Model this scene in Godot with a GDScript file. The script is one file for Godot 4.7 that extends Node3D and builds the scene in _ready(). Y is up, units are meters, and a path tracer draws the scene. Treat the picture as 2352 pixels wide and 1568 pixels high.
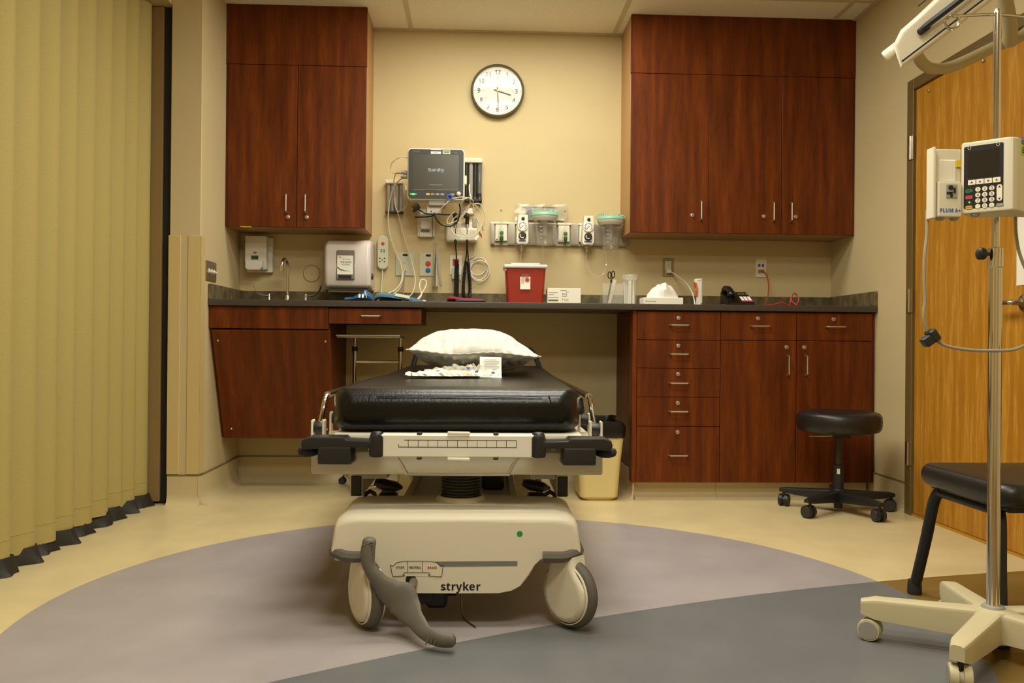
extends Node3D
# An exam room: stretcher in the middle, counter with cabinets along the back wall. Back wall at z = 0, the camera looks down -z.

# ---- shape collector: triangles counter-clockwise from outside, normals smoothed below an angle ----
class G:
	var t := PackedVector3Array()
	var xf := Transform3D.IDENTITY
	func at(p: Vector3, e := Vector3.ZERO) -> G:
		xf = Transform3D(Basis.from_euler(e * PI / 180.0), p)
		return self
	func tri(a: Vector3, b: Vector3, c: Vector3) -> void:
		t.append(xf * a); t.append(xf * b); t.append(xf * c)
	func quad(a: Vector3, b: Vector3, c: Vector3, d: Vector3) -> void:
		tri(a, b, c); tri(a, c, d)
	func loft(rings: Array, cap0 := true, cap1 := true, close := true) -> G:
		var n: int = rings[0].size()
		var m := n if close else n - 1
		for i in rings.size() - 1:
			var p: PackedVector3Array = rings[i]
			var q: PackedVector3Array = rings[i + 1]
			for j in m:
				var k := (j + 1) % n
				quad(p[j], p[k], q[k], q[j])
		if cap0: fan(rings[0], true)
		if cap1: fan(rings[rings.size() - 1], false)
		return self
	func fan(r: PackedVector3Array, flip: bool) -> void:
		var c := Vector3.ZERO
		for p in r: c += p
		c /= r.size()
		for j in r.size():
			var k := (j + 1) % r.size()
			if flip: tri(c, r[k], r[j])
			else: tri(c, r[j], r[k])
	# box by centre and size, edges rounded by r
	func box(c: Vector3, s: Vector3, r := 0.0, seg := 1) -> G:
		var h := s / 2.0
		if r <= 0.0:
			var rg := []
			for y in [-h.y, h.y]:
				rg.append(PackedVector3Array([c + Vector3(h.x, y, h.z), c + Vector3(h.x, y, -h.z), c + Vector3(-h.x, y, -h.z), c + Vector3(-h.x, y, h.z)]))
			return loft(rg)
		r = minf(r, minf(h.x, minf(h.y, h.z)) * 0.999)
		var rings := []
		for half in 2:
			for i in seg + 1:
				var a := (-PI / 2 + PI / 2 * i / seg) if half == 0 else (PI / 2 * i / seg)
				var y := (-(h.y - r) if half == 0 else (h.y - r)) + r * sin(a)
				var rr := r * cos(a)
				var ring := PackedVector3Array()
				for q in 4:
					for k in seg + 1:
						var b := PI / 2 * q + PI / 2 * k / seg
						var sx := 1.0 if (q == 0 or q == 1) else -1.0
						var sz := 1.0 if (q == 0 or q == 3) else -1.0
						ring.append(c + Vector3(sx * (h.x - r) + rr * sin(b), y, sz * (h.z - r) + rr * cos(b)))
				rings.append(ring)
		return loft(rings)
	# box from two corners
	func bx(x0: float, x1: float, y0: float, y1: float, z0: float, z1: float, r := 0.0, seg := 1) -> G:
		return box(Vector3(x0 + x1, y0 + y1, z0 + z1) / 2, Vector3(x1 - x0, y1 - y0, z1 - z0), r, seg)
	# profile of (radius, height) turned about the y axis
	func lathe(prof: Array, seg := 20, c := Vector3.ZERO, cap0 := true, cap1 := true) -> G:
		var rings := []
		for p in prof:
			var ring := PackedVector3Array()
			for j in seg:
				var a := TAU * j / seg
				ring.append(c + Vector3(p[0] * sin(a), p[1], p[0] * cos(a)))
			rings.append(ring)
		return loft(rings, cap0 and prof[0][0] > 1e-5, cap1 and prof[prof.size() - 1][0] > 1e-5)
	func ball(c: Vector3, r: Vector3, seg := 14, rows := 8) -> G:
		var rings := []
		for i in rows + 1:
			var a := -PI / 2 + PI * i / rows
			var ring := PackedVector3Array()
			for j in seg:
				var b := TAU * j / seg
				ring.append(c + Vector3(r.x * cos(a) * sin(b), r.y * sin(a), r.z * cos(a) * cos(b)))
			rings.append(ring)
		return loft(rings, false, false)
	# round bar along a path; rad is one number or one per point
	func tube(path: Array, rad, sides := 8, caps := true, flat := 1.0) -> G:
		var n := path.size()
		var rings := []
		var d: Vector3 = (path[1] - path[0]).normalized()
		var up := Vector3.UP if absf(d.y) < 0.9 else Vector3.RIGHT
		var s := d.cross(up).normalized()
		for i in n:
			var dd: Vector3
			if i == 0: dd = path[1] - path[0]
			elif i == n - 1: dd = path[n - 1] - path[n - 2]
			else: dd = (path[i + 1] - path[i]).normalized() + (path[i] - path[i - 1]).normalized()
			dd = dd.normalized()
			s = (s - dd * s.dot(dd)).normalized()
			var w := dd.cross(s)
			var r: float = rad[i] if rad is Array else rad
			var ring := PackedVector3Array()
			for j in sides:
				var a := TAU * j / sides
				ring.append(path[i] + (s * cos(a) + w * sin(a) * flat) * r)
			rings.append(ring)
		return loft(rings, caps, caps)
	func ring(path: Array, r: float, sides := 8) -> G:
		# closed tube
		var n := path.size()
		var rings := []
		var c := Vector3.ZERO
		for p in path: c += p
		c /= n
		for i in n + 1:
			var p: Vector3 = path[i % n]
			var d: Vector3 = (path[(i + 1) % n] - path[(i + n - 1) % n]).normalized()
			var s: Vector3 = (p - c).normalized()
			s = (s - d * s.dot(d)).normalized()
			var w := d.cross(s)
			var rr := PackedVector3Array()
			for j in sides:
				var a := TAU * j / sides
				rr.append(p + (s * cos(a) + w * sin(a)) * r)
			rings.append(rr)
		return loft(rings, false, false)
	func inset(p: PackedVector2Array, d: float) -> PackedVector2Array:
		var out := PackedVector2Array()
		var n := p.size()
		for i in n:
			var a := (p[i] - p[(i + n - 1) % n]).normalized()
			var b := (p[(i + 1) % n] - p[i]).normalized()
			var na := Vector2(-a.y, a.x)
			var nb := Vector2(-b.y, b.x)
			var m := na + nb
			var k := m.length_squared()
			out.append(p[i] + (m * (2.0 * d / k) if k > 0.3 else na * d))
		return out
	# outline (counter-clockwise, xy) pushed along z, edges chamfered by bev
	func prism(poly: PackedVector2Array, z0: float, z1: float, bev := 0.0, steps := 1) -> G:
		if area(poly) < 0: poly.reverse()
		var levels := []
		if bev <= 0.0: levels = [[poly, z0], [poly, z1]]
		else:
			for i in steps + 1:
				var a := PI / 2 * i / steps
				levels.append([inset(poly, bev * (1 - sin(a))), z0 + bev * (1 - cos(a))])
			for i in steps + 1:
				var a := PI / 2 * i / steps
				levels.append([inset(poly, bev * (1 - cos(a))), z1 - bev * (1 - sin(a))])
		var rings := []
		for l in levels:
			var r := PackedVector3Array()
			for p in l[0]: r.append(Vector3(p.x, p.y, l[1]))
			rings.append(r)
		loft(rings, false, false)
		for e in 2:
			var l: Array = levels[0] if e == 0 else levels[levels.size() - 1]
			var ix := Geometry2D.triangulate_polygon(l[0])
			for i in range(0, ix.size(), 3):
				var a: Vector2 = l[0][ix[i]]
				var b: Vector2 = l[0][ix[i + 1]]
				var c: Vector2 = l[0][ix[i + 2]]
				var ccw := (b - a).cross(c - a) > 0
				var va := Vector3(a.x, a.y, l[1])
				var vb := Vector3(b.x, b.y, l[1])
				var vc := Vector3(c.x, c.y, l[1])
				if ccw == (e == 1): tri(va, vb, vc)
				else: tri(va, vc, vb)
		return self
	func area(p: PackedVector2Array) -> float:
		var s := 0.0
		for i in p.size(): s += p[i].cross(p[(i + 1) % p.size()])
		return s / 2
	func mesh(off: Vector3, deg := 40.0) -> ArrayMesh:
		var nf := t.size() / 3
		var fn := PackedVector3Array()
		var un := PackedVector3Array()
		fn.resize(nf); un.resize(nf)
		var where := {}
		var keys := []
		keys.resize(nf * 3)
		for f in nf:
			var c := (t[3 * f + 1] - t[3 * f]).cross(t[3 * f + 2] - t[3 * f])
			fn[f] = c
			un[f] = c.normalized()
			if c.length_squared() < 1e-22: continue
			for k in 3:
				var key := Vector3i((t[3 * f + k] * 30000.0).round())
				keys[3 * f + k] = key
				if where.has(key): where[key].append(f)
				else: where[key] = [f]
		var lim := cos(deg_to_rad(deg))
		var v := PackedVector3Array()
		var nn := PackedVector3Array()
		for f in nf:
			if fn[f].length_squared() < 1e-22: continue
			for k in [0, 2, 1]:
				var s := Vector3.ZERO
				for o in where[keys[3 * f + k]]:
					if un[o].dot(un[f]) > lim: s += fn[o]
				v.append(t[3 * f + k] - off)
				nn.append(s.normalized())
		var arr := []
		arr.resize(Mesh.ARRAY_MAX)
		arr[Mesh.ARRAY_VERTEX] = v
		arr[Mesh.ARRAY_NORMAL] = nn
		var m := ArrayMesh.new()
		m.add_surface_from_arrays(Mesh.PRIMITIVE_TRIANGLES, arr)
		return m

static func V(x: float, y: float, z: float) -> Vector3: return Vector3(x, y, z)

# smooth curve through points
static func curve(p: Array, n := 6) -> Array:
	var out := []
	for i in p.size() - 1:
		var a: Vector3 = p[maxi(i - 1, 0)]
		var b: Vector3 = p[i]
		var c: Vector3 = p[i + 1]
		var d: Vector3 = p[mini(i + 2, p.size() - 1)]
		for k in n: out.append(b.cubic_interpolate(c, a, d, float(k) / n))
	out.append(p[p.size() - 1])
	return out

static func circle(c: Vector3, r: float, n := 20, axis := 2) -> Array:
	var out := []
	for i in n:
		var a := TAU * i / n
		if axis == 2: out.append(c + Vector3(cos(a), sin(a), 0) * r)
		elif axis == 1: out.append(c + Vector3(sin(a), 0, cos(a)) * r)
		else: out.append(c + Vector3(0, cos(a), sin(a)) * r)
	return out

static func rrect(x0: float, x1: float, y0: float, y1: float, r: float, seg := 4) -> PackedVector2Array:
	var p := PackedVector2Array()
	var c := [Vector2(x1 - r, y1 - r), Vector2(x0 + r, y1 - r), Vector2(x0 + r, y0 + r), Vector2(x1 - r, y0 + r)]
	for q in 4:
		for k in seg + 1: p.append(c[q] + Vector2.from_angle(PI / 2 * q + PI / 2 * k / seg) * r)
	return p

static func disc(c: Vector2, r: float, n := 20) -> PackedVector2Array:
	var p := PackedVector2Array()
	for i in n: p.append(c + Vector2.from_angle(TAU * i / n) * r)
	return p

var O := Vector3.ZERO      # base of the thing in hand; shapes are written in room coordinates
var M := {}
var names := {}
var font: SystemFont
var font_bold: SystemFont

func numbered(n: String) -> String:
	names[n] = names.get(n, -1) + 1
	return n if names[n] == 0 else "%s_%03d" % [n, names[n]]

func thing(called: String, label: String, category: String, base: Vector3, group := "") -> Node3D:
	var o := Node3D.new()
	o.name = numbered(called)
	add_child(o)
	o.position = base
	O = base
	o.set_meta("label", label)
	o.set_meta("category", category)
	if group: o.set_meta("group", group)
	return o

func structure(called: String, base := Vector3.ZERO) -> Node3D:
	var o := Node3D.new()
	o.name = called
	add_child(o)
	o.position = base
	O = base
	o.set_meta("kind", "structure")
	return o

func P(parent: Node3D, called: String, g: G, m: Material, deg := 40.0) -> MeshInstance3D:
	var o := MeshInstance3D.new()
	o.name = called
	o.mesh = g.mesh(O, deg)
	o.mesh.surface_set_material(0, m)
	o.cast_shadow = GeometryInstance3D.SHADOW_CASTING_SETTING_ON
	parent.add_child(o, true)
	return o

# one part mesh used again elsewhere
func again(parent: Node3D, called: String, src: MeshInstance3D, shift: Vector3) -> MeshInstance3D:
	var o := MeshInstance3D.new()
	o.name = called
	o.mesh = src.mesh
	o.position = src.position + shift
	parent.add_child(o, true)
	return o

func T(parent: Node3D, called: String, s: String, p: Vector3, h: float, m: Material, turn := Basis.IDENTITY, bold := false, stretch := 1.0) -> MeshInstance3D:
	var tm := TextMesh.new()
	tm.text = s
	tm.font = font_bold if bold else font
	tm.font_size = 48
	tm.pixel_size = h / 34.0
	tm.depth = 0.0006
	tm.curve_step = 2.0
	tm.material = m
	var o := MeshInstance3D.new()
	o.name = called
	o.mesh = tm
	o.transform = Transform3D(turn * Basis.from_scale(Vector3(stretch, 1, 1)), p - O)
	parent.add_child(o, true)
	return o

func mat(key: String, c: Color, rough := 0.6, metal := 0.0) -> StandardMaterial3D:
	var m := StandardMaterial3D.new()
	m.resource_name = key
	m.albedo_color = c
	m.roughness = rough
	m.metallic = metal
	M[key] = m
	return m

func c8(r: int, g: int, b: int) -> Color: return Color(r / 255.0, g / 255.0, b / 255.0)

func noise(seed_: int, freq: float, stops: Array, size := 512, octaves := 4, normal := false, bump := 4.0) -> NoiseTexture2D:
	var f := FastNoiseLite.new()
	f.noise_type = FastNoiseLite.TYPE_SIMPLEX_SMOOTH
	f.seed = seed_
	f.frequency = freq
	f.fractal_octaves = octaves
	var x := NoiseTexture2D.new()
	x.width = size
	x.height = size
	x.seamless = true
	x.noise = f
	x.as_normal_map = normal
	x.bump_strength = bump
	if stops:
		var gr := Gradient.new()
		var off := PackedFloat32Array()
		var cols := PackedColorArray()
		for s in stops:
			off.append(s[0]); cols.append(s[1])
		gr.offsets = off
		gr.colors = cols
		x.color_ramp = gr
	return x

func tri_map(m: StandardMaterial3D, tex: Texture2D, scale: Vector3, world := false) -> StandardMaterial3D:
	m.albedo_texture = tex
	m.uv1_triplanar = true
	m.uv1_world_triplanar = world
	m.uv1_scale = scale
	return m

func detail(m: StandardMaterial3D, tex: Texture2D, scale: Vector3) -> void:
	m.detail_enabled = true
	m.detail_blend_mode = BaseMaterial3D.BLEND_MODE_MUL
	m.detail_uv_layer = BaseMaterial3D.DETAIL_UV_2
	m.detail_albedo = tex
	m.uv2_triplanar = true
	m.uv2_scale = scale

func bumpy(m: StandardMaterial3D, tex: Texture2D, cm: float) -> void:
	m.heightmap_enabled = true
	m.heightmap_texture = tex
	m.heightmap_scale = cm

func clear(key: String, c: Color, alpha: float, rough := 0.05) -> StandardMaterial3D:
	c.a = alpha
	var m := mat(key, c, rough)
	m.transparency = BaseMaterial3D.TRANSPARENCY_ALPHA
	return m

func glow(key: String, c: Color, e: float) -> StandardMaterial3D:
	var m := mat(key, c, 0.5)
	m.emission_enabled = true
	m.emission = c
	m.emission_energy_multiplier = e
	return m

func materials() -> void:
	font = SystemFont.new()
	font.font_names = PackedStringArray(["Droid Sans"])
	font_bold = SystemFont.new()
	font_bold.font_names = PackedStringArray(["Droid Sans"])
	font_bold.font_weight = 700
	var W := Color.WHITE
	# walls: cream paint with a rolled stipple
	var stipple := noise(3, 0.05, [], 512, 3)
	var m := mat("wall_paint", c8(207, 188, 144), 0.62)
	tri_map(m, noise(5, 0.006, [[0.0, Color(0.975, 0.97, 0.96)], [1.0, W]], 256, 2), V(0.7, 0.7, 0.7), true)
	m.metallic_specular = 0.25
	m = mat("ceiling_tile", c8(244, 236, 214), 0.95)
	tri_map(m, noise(8, 0.09, [[0.0, Color(0.9, 0.9, 0.89)], [0.55, W], [1.0, W]], 512, 3), V(2.2, 2.2, 2.2), true)
	mat("ceiling_bar", c8(206, 192, 160), 0.55)
	# vinyl floor, four colours, fine chips in each
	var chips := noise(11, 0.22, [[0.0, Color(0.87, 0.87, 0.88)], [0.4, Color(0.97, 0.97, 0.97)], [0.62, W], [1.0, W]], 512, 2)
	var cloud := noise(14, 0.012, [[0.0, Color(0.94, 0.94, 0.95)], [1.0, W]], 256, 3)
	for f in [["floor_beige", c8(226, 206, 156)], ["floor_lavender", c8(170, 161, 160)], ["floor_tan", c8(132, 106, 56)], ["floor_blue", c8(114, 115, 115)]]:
		m = mat(f[0], f[1], 0.34)
		tri_map(m, chips, V(4.5, 4.5, 4.5), true)
		detail(m, cloud, V(1.1, 1.1, 1.1))
		m.metallic_specular = 0.4
	mat("cove_base", c8(205, 186, 142), 0.5)
	mat("cove_cap", c8(120, 104, 70), 0.4)
	mat("corner_guard", c8(206, 182, 122), 0.45)
	# cherry laminate, upright figure
	m = mat("cherry", W, 0.42)
	tri_map(m, noise(21, 0.021, [[0.0, c8(82, 35, 5)], [0.35, c8(98, 44, 8)], [0.6, c8(108, 50, 10)], [1.0, c8(126, 62, 16)]], 512, 4), V(1.35, 0.13, 1.35))
	detail(m, noise(22, 0.05, [[0.0, Color(0.86, 0.83, 0.8)], [0.5, Color(0.97, 0.96, 0.95)], [1.0, W]], 512, 4), V(3.2, 0.3, 3.2))
	m.metallic_specular = 0.35
	m = mat("cherry_edge", c8(128, 68, 36), 0.4)
	m = mat("carcass", c8(176, 134, 84), 0.5)
	# counter and splash: dark stone-pattern laminate
	m = mat("counter", W, 0.4)
	tri_map(m, noise(31, 0.12, [[0.0, c8(50, 43, 37)], [0.5, c8(68, 59, 51)], [1.0, c8(84, 74, 62)]], 256, 4), V(5, 5, 5))
	m = mat("splash", W, 0.4)
	tri_map(m, noise(32, 0.018, [[0.0, c8(72, 62, 44)], [0.5, c8(98, 86, 60)], [1.0, c8(122, 106, 74)]], 256, 4), V(2.5, 2.5, 2.5))
	# oak door
	m = mat("oak", W, 0.38)
	var oak := noise(41, 0.016, [[0.0, c8(170, 116, 36)], [0.4, c8(183, 128, 40)], [0.55, c8(188, 133, 44)], [0.62, c8(203, 153, 66)], [0.7, c8(186, 131, 44)], [1.0, c8(191, 137, 50)]], 512, 4)
	(oak.noise as FastNoiseLite).domain_warp_enabled = true
	(oak.noise as FastNoiseLite).domain_warp_amplitude = 24.0
	tri_map(m, oak, V(2.4, 0.16, 2.4))
	detail(m, noise(42, 0.1, [[0.0, Color(0.9, 0.87, 0.83)], [0.5, Color(0.98, 0.97, 0.96)], [1.0, W]], 512, 3), V(6, 0.2, 6))
	m.metallic_specular = 0.35
	mat("frame_olive", c8(104, 84, 42), 0.5)
	# accordion cloth: woven vinyl
	m = mat("pleat_cloth", c8(178, 159, 94), 0.8)
	tri_map(m, noise(51, 0.16, [[0.0, Color(0.86, 0.86, 0.84)], [0.5, Color(0.97, 0.97, 0.96)], [1.0, W]], 256, 2), V(9, 3.5, 9))
	m = mat("post_cloth", c8(150, 122, 72), 0.8)
	tri_map(m, M.pleat_cloth.albedo_texture, V(9, 3.5, 9))
	mat("sweep_vinyl", c8(36, 32, 22), 0.55)
	# plastics, metals, rubber
	mat("white_plastic", c8(228, 222, 208), 0.4)
	mat("warm_white", c8(232, 224, 202), 0.45)
	mat("towel_shell", c8(218, 206, 198), 0.3)
	mat("enamel", c8(214, 205, 184), 0.42)
	mat("enamel_white", c8(224, 218, 200), 0.4)
	mat("hood_plastic", c8(220, 210, 186), 0.5)
	mat("grey_plastic", c8(120, 116, 106), 0.55)
	mat("mid_grey", c8(150, 146, 136), 0.5)
	mat("pedal_grey", c8(98, 92, 80), 0.6)
	mat("tire_grey", c8(92, 86, 76), 0.65)
	mat("band_grey", c8(118, 116, 110), 0.6)
	mat("black_plastic", c8(30, 29, 28), 0.45)
	mat("dark_plastic", c8(46, 45, 42), 0.5)
	mat("rubber", c8(34, 33, 32), 0.75)
	m = mat("black_vinyl", c8(16, 15, 13), 0.3)
	tri_map(m, noise(61, 0.1, [[0.0, Color(0.85, 0.85, 0.85)], [1.0, W]], 256, 3), V(6, 6, 6))
	m.metallic_specular = 0.42
	bumpy(m, noise(62, 0.06, [], 256, 4), 0.04)
	m = mat("seat_vinyl", c8(30, 27, 25), 0.36)
	bumpy(m, noise(63, 0.08, [], 256, 4), 0.05)
	m.uv1_triplanar = true
	m.uv1_scale = V(5, 5, 5)
	mat("chrome", c8(214, 208, 198), 0.14, 1.0)
	mat("steel", c8(176, 168, 150), 0.32, 1.0)
	mat("brushed", c8(190, 184, 170), 0.38, 0.9)
	mat("aluminium", c8(158, 150, 134), 0.42, 0.6)
	mat("cable_cream", c8(214, 202, 172), 0.5)
	mat("cable_grey", c8(150, 142, 122), 0.5)
	mat("cable_white", c8(222, 216, 204), 0.5)
	mat("cable_black", c8(22, 21, 20), 0.5)
	mat("cable_red", c8(176, 44, 40), 0.5)
	mat("cable_orange", c8(190, 78, 30), 0.5)
	mat("clock_rim", c8(92, 84, 66), 0.5)
	mat("paper", c8(240, 234, 218), 0.85)
	mat("ink", c8(24, 22, 26), 0.7)
	mat("ink_soft", c8(92, 86, 70), 0.7)
	mat("ink_red", c8(170, 40, 40), 0.7)
	mat("ink_pink", c8(208, 150, 128), 0.7)
	mat("ink_green", c8(58, 116, 60), 0.7)
	mat("ink_blue", c8(54, 92, 170), 0.6)
	mat("sticker_green", c8(40, 142, 70), 0.6)
	mat("sticker_yellow", c8(214, 190, 40), 0.6)
	mat("sticker_lime", c8(176, 214, 48), 0.6)
	mat("sticker_red", c8(206, 44, 36), 0.6)
	mat("sticker_orange", c8(226, 88, 32), 0.6)
	mat("button_yellow", c8(226, 176, 44), 0.5)
	mat("button_green", c8(46, 120, 72), 0.5)
	mat("button_red", c8(200, 74, 78), 0.5)
	m = mat("pillow_cloth", c8(206, 203, 194), 0.8)
	m.rim_enabled = true
	m.rim = 0.2
	bumpy(m, noise(71, 0.012, [], 256, 3), 0.8)
	m.uv1_triplanar = true
	m.uv1_scale = V(3.5, 3.5, 3.5)
	mat("tag_cloth", c8(236, 232, 222), 0.8)
	mat("bin_red", c8(152, 36, 8), 0.45)
	mat("bin_cream", c8(222, 202, 142), 0.5)
	m = mat("bag_black", c8(16, 15, 15), 0.25)
	mat("teal", c8(136, 186, 164), 0.4)
	mat("green_dark", c8(36, 84, 46), 0.4)
	mat("cloth_maroon", c8(128, 28, 42), 0.8)
	mat("bag_blue", c8(44, 88, 132), 0.45)
	mat("bag_blue_light", c8(86, 132, 160), 0.5)
	mat("screen_dark", c8(62, 56, 42), 0.25)
	mat("bezel", c8(44, 42, 36), 0.4)
	mat("pump_shell", c8(214, 206, 180), 0.45)
	mat("pump_panel", c8(32, 28, 30), 0.35)
	mat("pump_screen", c8(38, 32, 26), 0.2)
	mat("pole_base", c8(196, 184, 148), 0.5)
	mat("lamp_shell", c8(224, 214, 190), 0.4)
	mat("lamp_arm", c8(178, 162, 122), 0.5)
	mat("phone_black", c8(22, 21, 22), 0.35)
	mat("pink", c8(214, 92, 128), 0.6)
	mat("orange", c8(216, 104, 34), 0.45)
	mat("purple", c8(92, 54, 110), 0.6)
	mat("brass", c8(206, 160, 60), 0.4, 0.5)
	mat("navy_band", c8(44, 78, 118), 0.6)
	mat("pale_green", c8(198, 198, 170), 0.7)
	mat("outlet_ivory", c8(150, 132, 88), 0.5)
	clear("glass", c8(240, 244, 240), 0.025)
	clear("clear_plastic", c8(236, 236, 224), 0.11)
	clear("film", c8(226, 222, 206), 0.3, 0.22)
	clear("bag_film", c8(196, 186, 158), 0.15, 0.2)
	clear("clock_lens", c8(255, 255, 255), 0.02, 0.04).metallic_specular = 0.36
	glow("led_green", Color(0.3, 1.0, 0.35), 2.0)
	glow("screen_text", c8(150, 170, 186), 0.35)
	glow("light_diffuser", Color(0.985, 0.975, 0.915), 2.2)

# outline given as (x, z), pushed up from y0 to y1
func plan(g: G, poly: Array, y0: float, y1: float, bev := 0.0, steps := 1) -> G:
	var q := PackedVector2Array()
	for p in poly: q.append(Vector2(p[0], -p[1]))
	var keep := g.xf
	g.xf = keep * Transform3D(Basis.from_euler(V(-PI / 2, 0, 0)), Vector3.ZERO)
	g.prism(q, y0, y1, bev, steps)
	g.xf = keep
	return g

# outline given as (z, y), pushed along x from x0 to x1
func side(g: G, poly: Array, x0: float, x1: float, bev := 0.0, steps := 1) -> G:
	var q := PackedVector2Array()
	for p in poly: q.append(Vector2(-p[0], p[1]))
	var keep := g.xf
	g.xf = keep * Transform3D(Basis.from_euler(V(0, PI / 2, 0)), Vector3.ZERO)
	g.prism(q, x0, x1, bev, steps)
	g.xf = keep
	return g

const XL := -1.384
const XR := 2.171
const XFAR := -1.82
const ZFRONT := 6.4
const YC := 2.70
const ZP := 0.7376
const LAMP_ENERGY := [2.4, 3.0, 3.0, 3.6]   # one per ceiling panel, counter wall first

func _ready() -> void:
	var cam := Camera3D.new()
	cam.name = "camera"
	cam.position = V(0, 0.829, 5.159)
	cam.rotation = V(0.0027, -0.0444, 0.0088)
	cam.fov = rad_to_deg(2.0 * atan(784.0 / 1977.0))
	cam.near = 0.05
	cam.current = true
	add_child(cam)
	var env := Environment.new()
	env.background_mode = Environment.BG_COLOR
	env.background_color = Color(0.02, 0.02, 0.02)
	env.tonemap_mode = Environment.TONE_MAPPER_LINEAR
	env.tonemap_exposure = 1.06
	env.sdfgi_enabled = true
	env.ssao_enabled = true
	env.ssil_enabled = true
	var we := WorldEnvironment.new()
	we.name = "room_environment"
	we.environment = env
	add_child(we)
	materials()
	room_shell()
	ceiling_and_lights()
	door()
	partition()
	upper_cabinets()
	counter_run()
	stretcher()
	mattress_and_pillow()
	pole_and_pump()
	chair()
	stool()
	exam_lamp()
	floor_things()
	wall_clock()
	sink_things()
	monitor_group()
	wall_devices()
	gas_rail()
	counter_things()

func room_shell() -> void:
	var s := structure("floor")
	var whole := PackedVector2Array([Vector2(XFAR - 0.1, -0.12), Vector2(XR + 0.12, -0.12), Vector2(XR + 0.12, ZFRONT + 0.1), Vector2(XFAR - 0.1, ZFRONT + 0.1)])
	var round := disc(Vector2(0.06, 2.44), 1.4025, 120)
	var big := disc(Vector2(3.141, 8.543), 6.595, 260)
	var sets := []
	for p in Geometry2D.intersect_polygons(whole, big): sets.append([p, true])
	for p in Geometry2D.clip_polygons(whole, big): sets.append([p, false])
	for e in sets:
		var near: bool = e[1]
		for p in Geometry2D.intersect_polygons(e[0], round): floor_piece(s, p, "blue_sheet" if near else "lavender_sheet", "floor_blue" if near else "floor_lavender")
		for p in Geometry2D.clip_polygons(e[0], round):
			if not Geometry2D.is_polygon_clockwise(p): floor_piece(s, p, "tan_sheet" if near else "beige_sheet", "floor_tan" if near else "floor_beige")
	for e in [[[-1.262, 1.85], [-1.276, 0.3]]]:
		var a := V(e[0][0], 0.0002, e[0][1])
		var b := V(e[1][0], 0.0002, e[1][1])
		P(s, "weld_line", G.new().tube([a, b], 0.0009, 4), M.cove_base)
	s = structure("wall_back")
	P(s, "plaster", G.new().bx(XFAR - 0.1, XR + 0.12, 0, YC + 0.1, -0.12, 0), M.wall_paint)
	s = structure("wall_left")
	P(s, "return_plaster", G.new().bx(-1.54, XL, 0, YC + 0.02, 0, ZP, 0.004), M.wall_paint)
	P(s, "outer_plaster", G.new().bx(XFAR - 0.12, XFAR, 0, YC + 0.1, -0.12, ZFRONT + 0.1), M.wall_paint)
	P(s, "recess_lining", G.new().bx(XFAR, -1.54, 0, 2.53, 0, 0.25), M.wall_paint)
	P(s, "header", G.new().bx(XFAR, -1.54, 2.53, YC + 0.02, 0, 3.6), M.wall_paint)
	s = structure("wall_front")
	P(s, "plaster", G.new().bx(XFAR - 0.1, XR + 0.12, 0, YC + 0.1, ZFRONT, ZFRONT + 0.12), M.wall_paint)
	s = structure("wall_right")
	var g := G.new()
	g.bx(XR, XR + 0.12, 0, YC + 0.1, -0.12, 0.96)
	g.bx(XR, XR + 0.12, 0, YC + 0.1, 1.96, ZFRONT + 0.1)
	g.bx(XR, XR + 0.12, 2.13, YC + 0.1, 0.96, 1.96)
	P(s, "plaster", g, M.wall_paint)
	# coved vinyl base with a capping strip
	var prof := [[0.0, 0.0], [0.05, 0.0], [0.03, 0.004], [0.014, 0.018], [0.007, 0.04], [0.005, 0.06], [0.005, 0.148], [0.0, 0.148]]
	s = structure("baseboard_back")
	P(s, "cove", side(G.new(), prof, XL, 0.855), M.cove_base)
	P(s, "cap_strip", G.new().bx(XL, 0.855, 0.148, 0.153, 0, 0.008), M.cove_cap)
	s = structure("baseboard_left")
	g = G.new()
	var q := []
	for p in prof: q.append(Vector2(p[0] + XL, p[1]))
	g.prism(PackedVector2Array(q), 0.02, ZP + 0.008)
	var q2 := []
	for p in prof: q2.append([p[0] + ZP, p[1]])
	side(g, q2, -1.54, XL + 0.008)
	P(s, "cove", g, M.cove_base)
	g = G.new().bx(XL, XL + 0.008, 0.148, 0.153, 0.0, ZP)
	g.bx(-1.54, XL + 0.008, 0.148, 0.153, ZP, ZP + 0.008)
	P(s, "cap_strip", g, M.cove_cap)
	s = structure("baseboard_right")
	g = G.new()
	var q3 := []
	for p in prof: q3.append(Vector2(XR - p[0], p[1]))
	g.prism(PackedVector2Array(q3), 0.5, 0.94)
	P(s, "cove", g, M.cove_base)
	P(s, "cap_strip", G.new().bx(XR - 0.008, XR, 0.148, 0.153, 0.5, 0.94), M.cove_cap)
	# corner guards on the two corners of the wall end
	s = structure("trim_1")
	g = G.new().bx(XL, XL + 0.005, 0.155, 1.362, ZP - 0.06, ZP + 0.005, 0.002)
	g.bx(-1.447, XL + 0.005, 0.155, 1.362, ZP, ZP + 0.005, 0.002)
	P(s, "corner_guard", g, M.corner_guard)
	s = structure("trim_2")
	g = G.new().bx(-1.545, -1.483, 0.155, 1.362, ZP, ZP + 0.005, 0.002)
	g.bx(-1.545, -1.54, 0.155, 1.362, ZP - 0.06, ZP + 0.005, 0.002)
	P(s, "corner_guard", g, M.corner_guard)

func floor_piece(s: Node3D, p: PackedVector2Array, called: String, m: String) -> void:
	var a := []
	for v in p: a.append([v.x, v.y])
	P(s, called, plan(G.new(), a, -0.1, 0.0), M[m])

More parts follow.
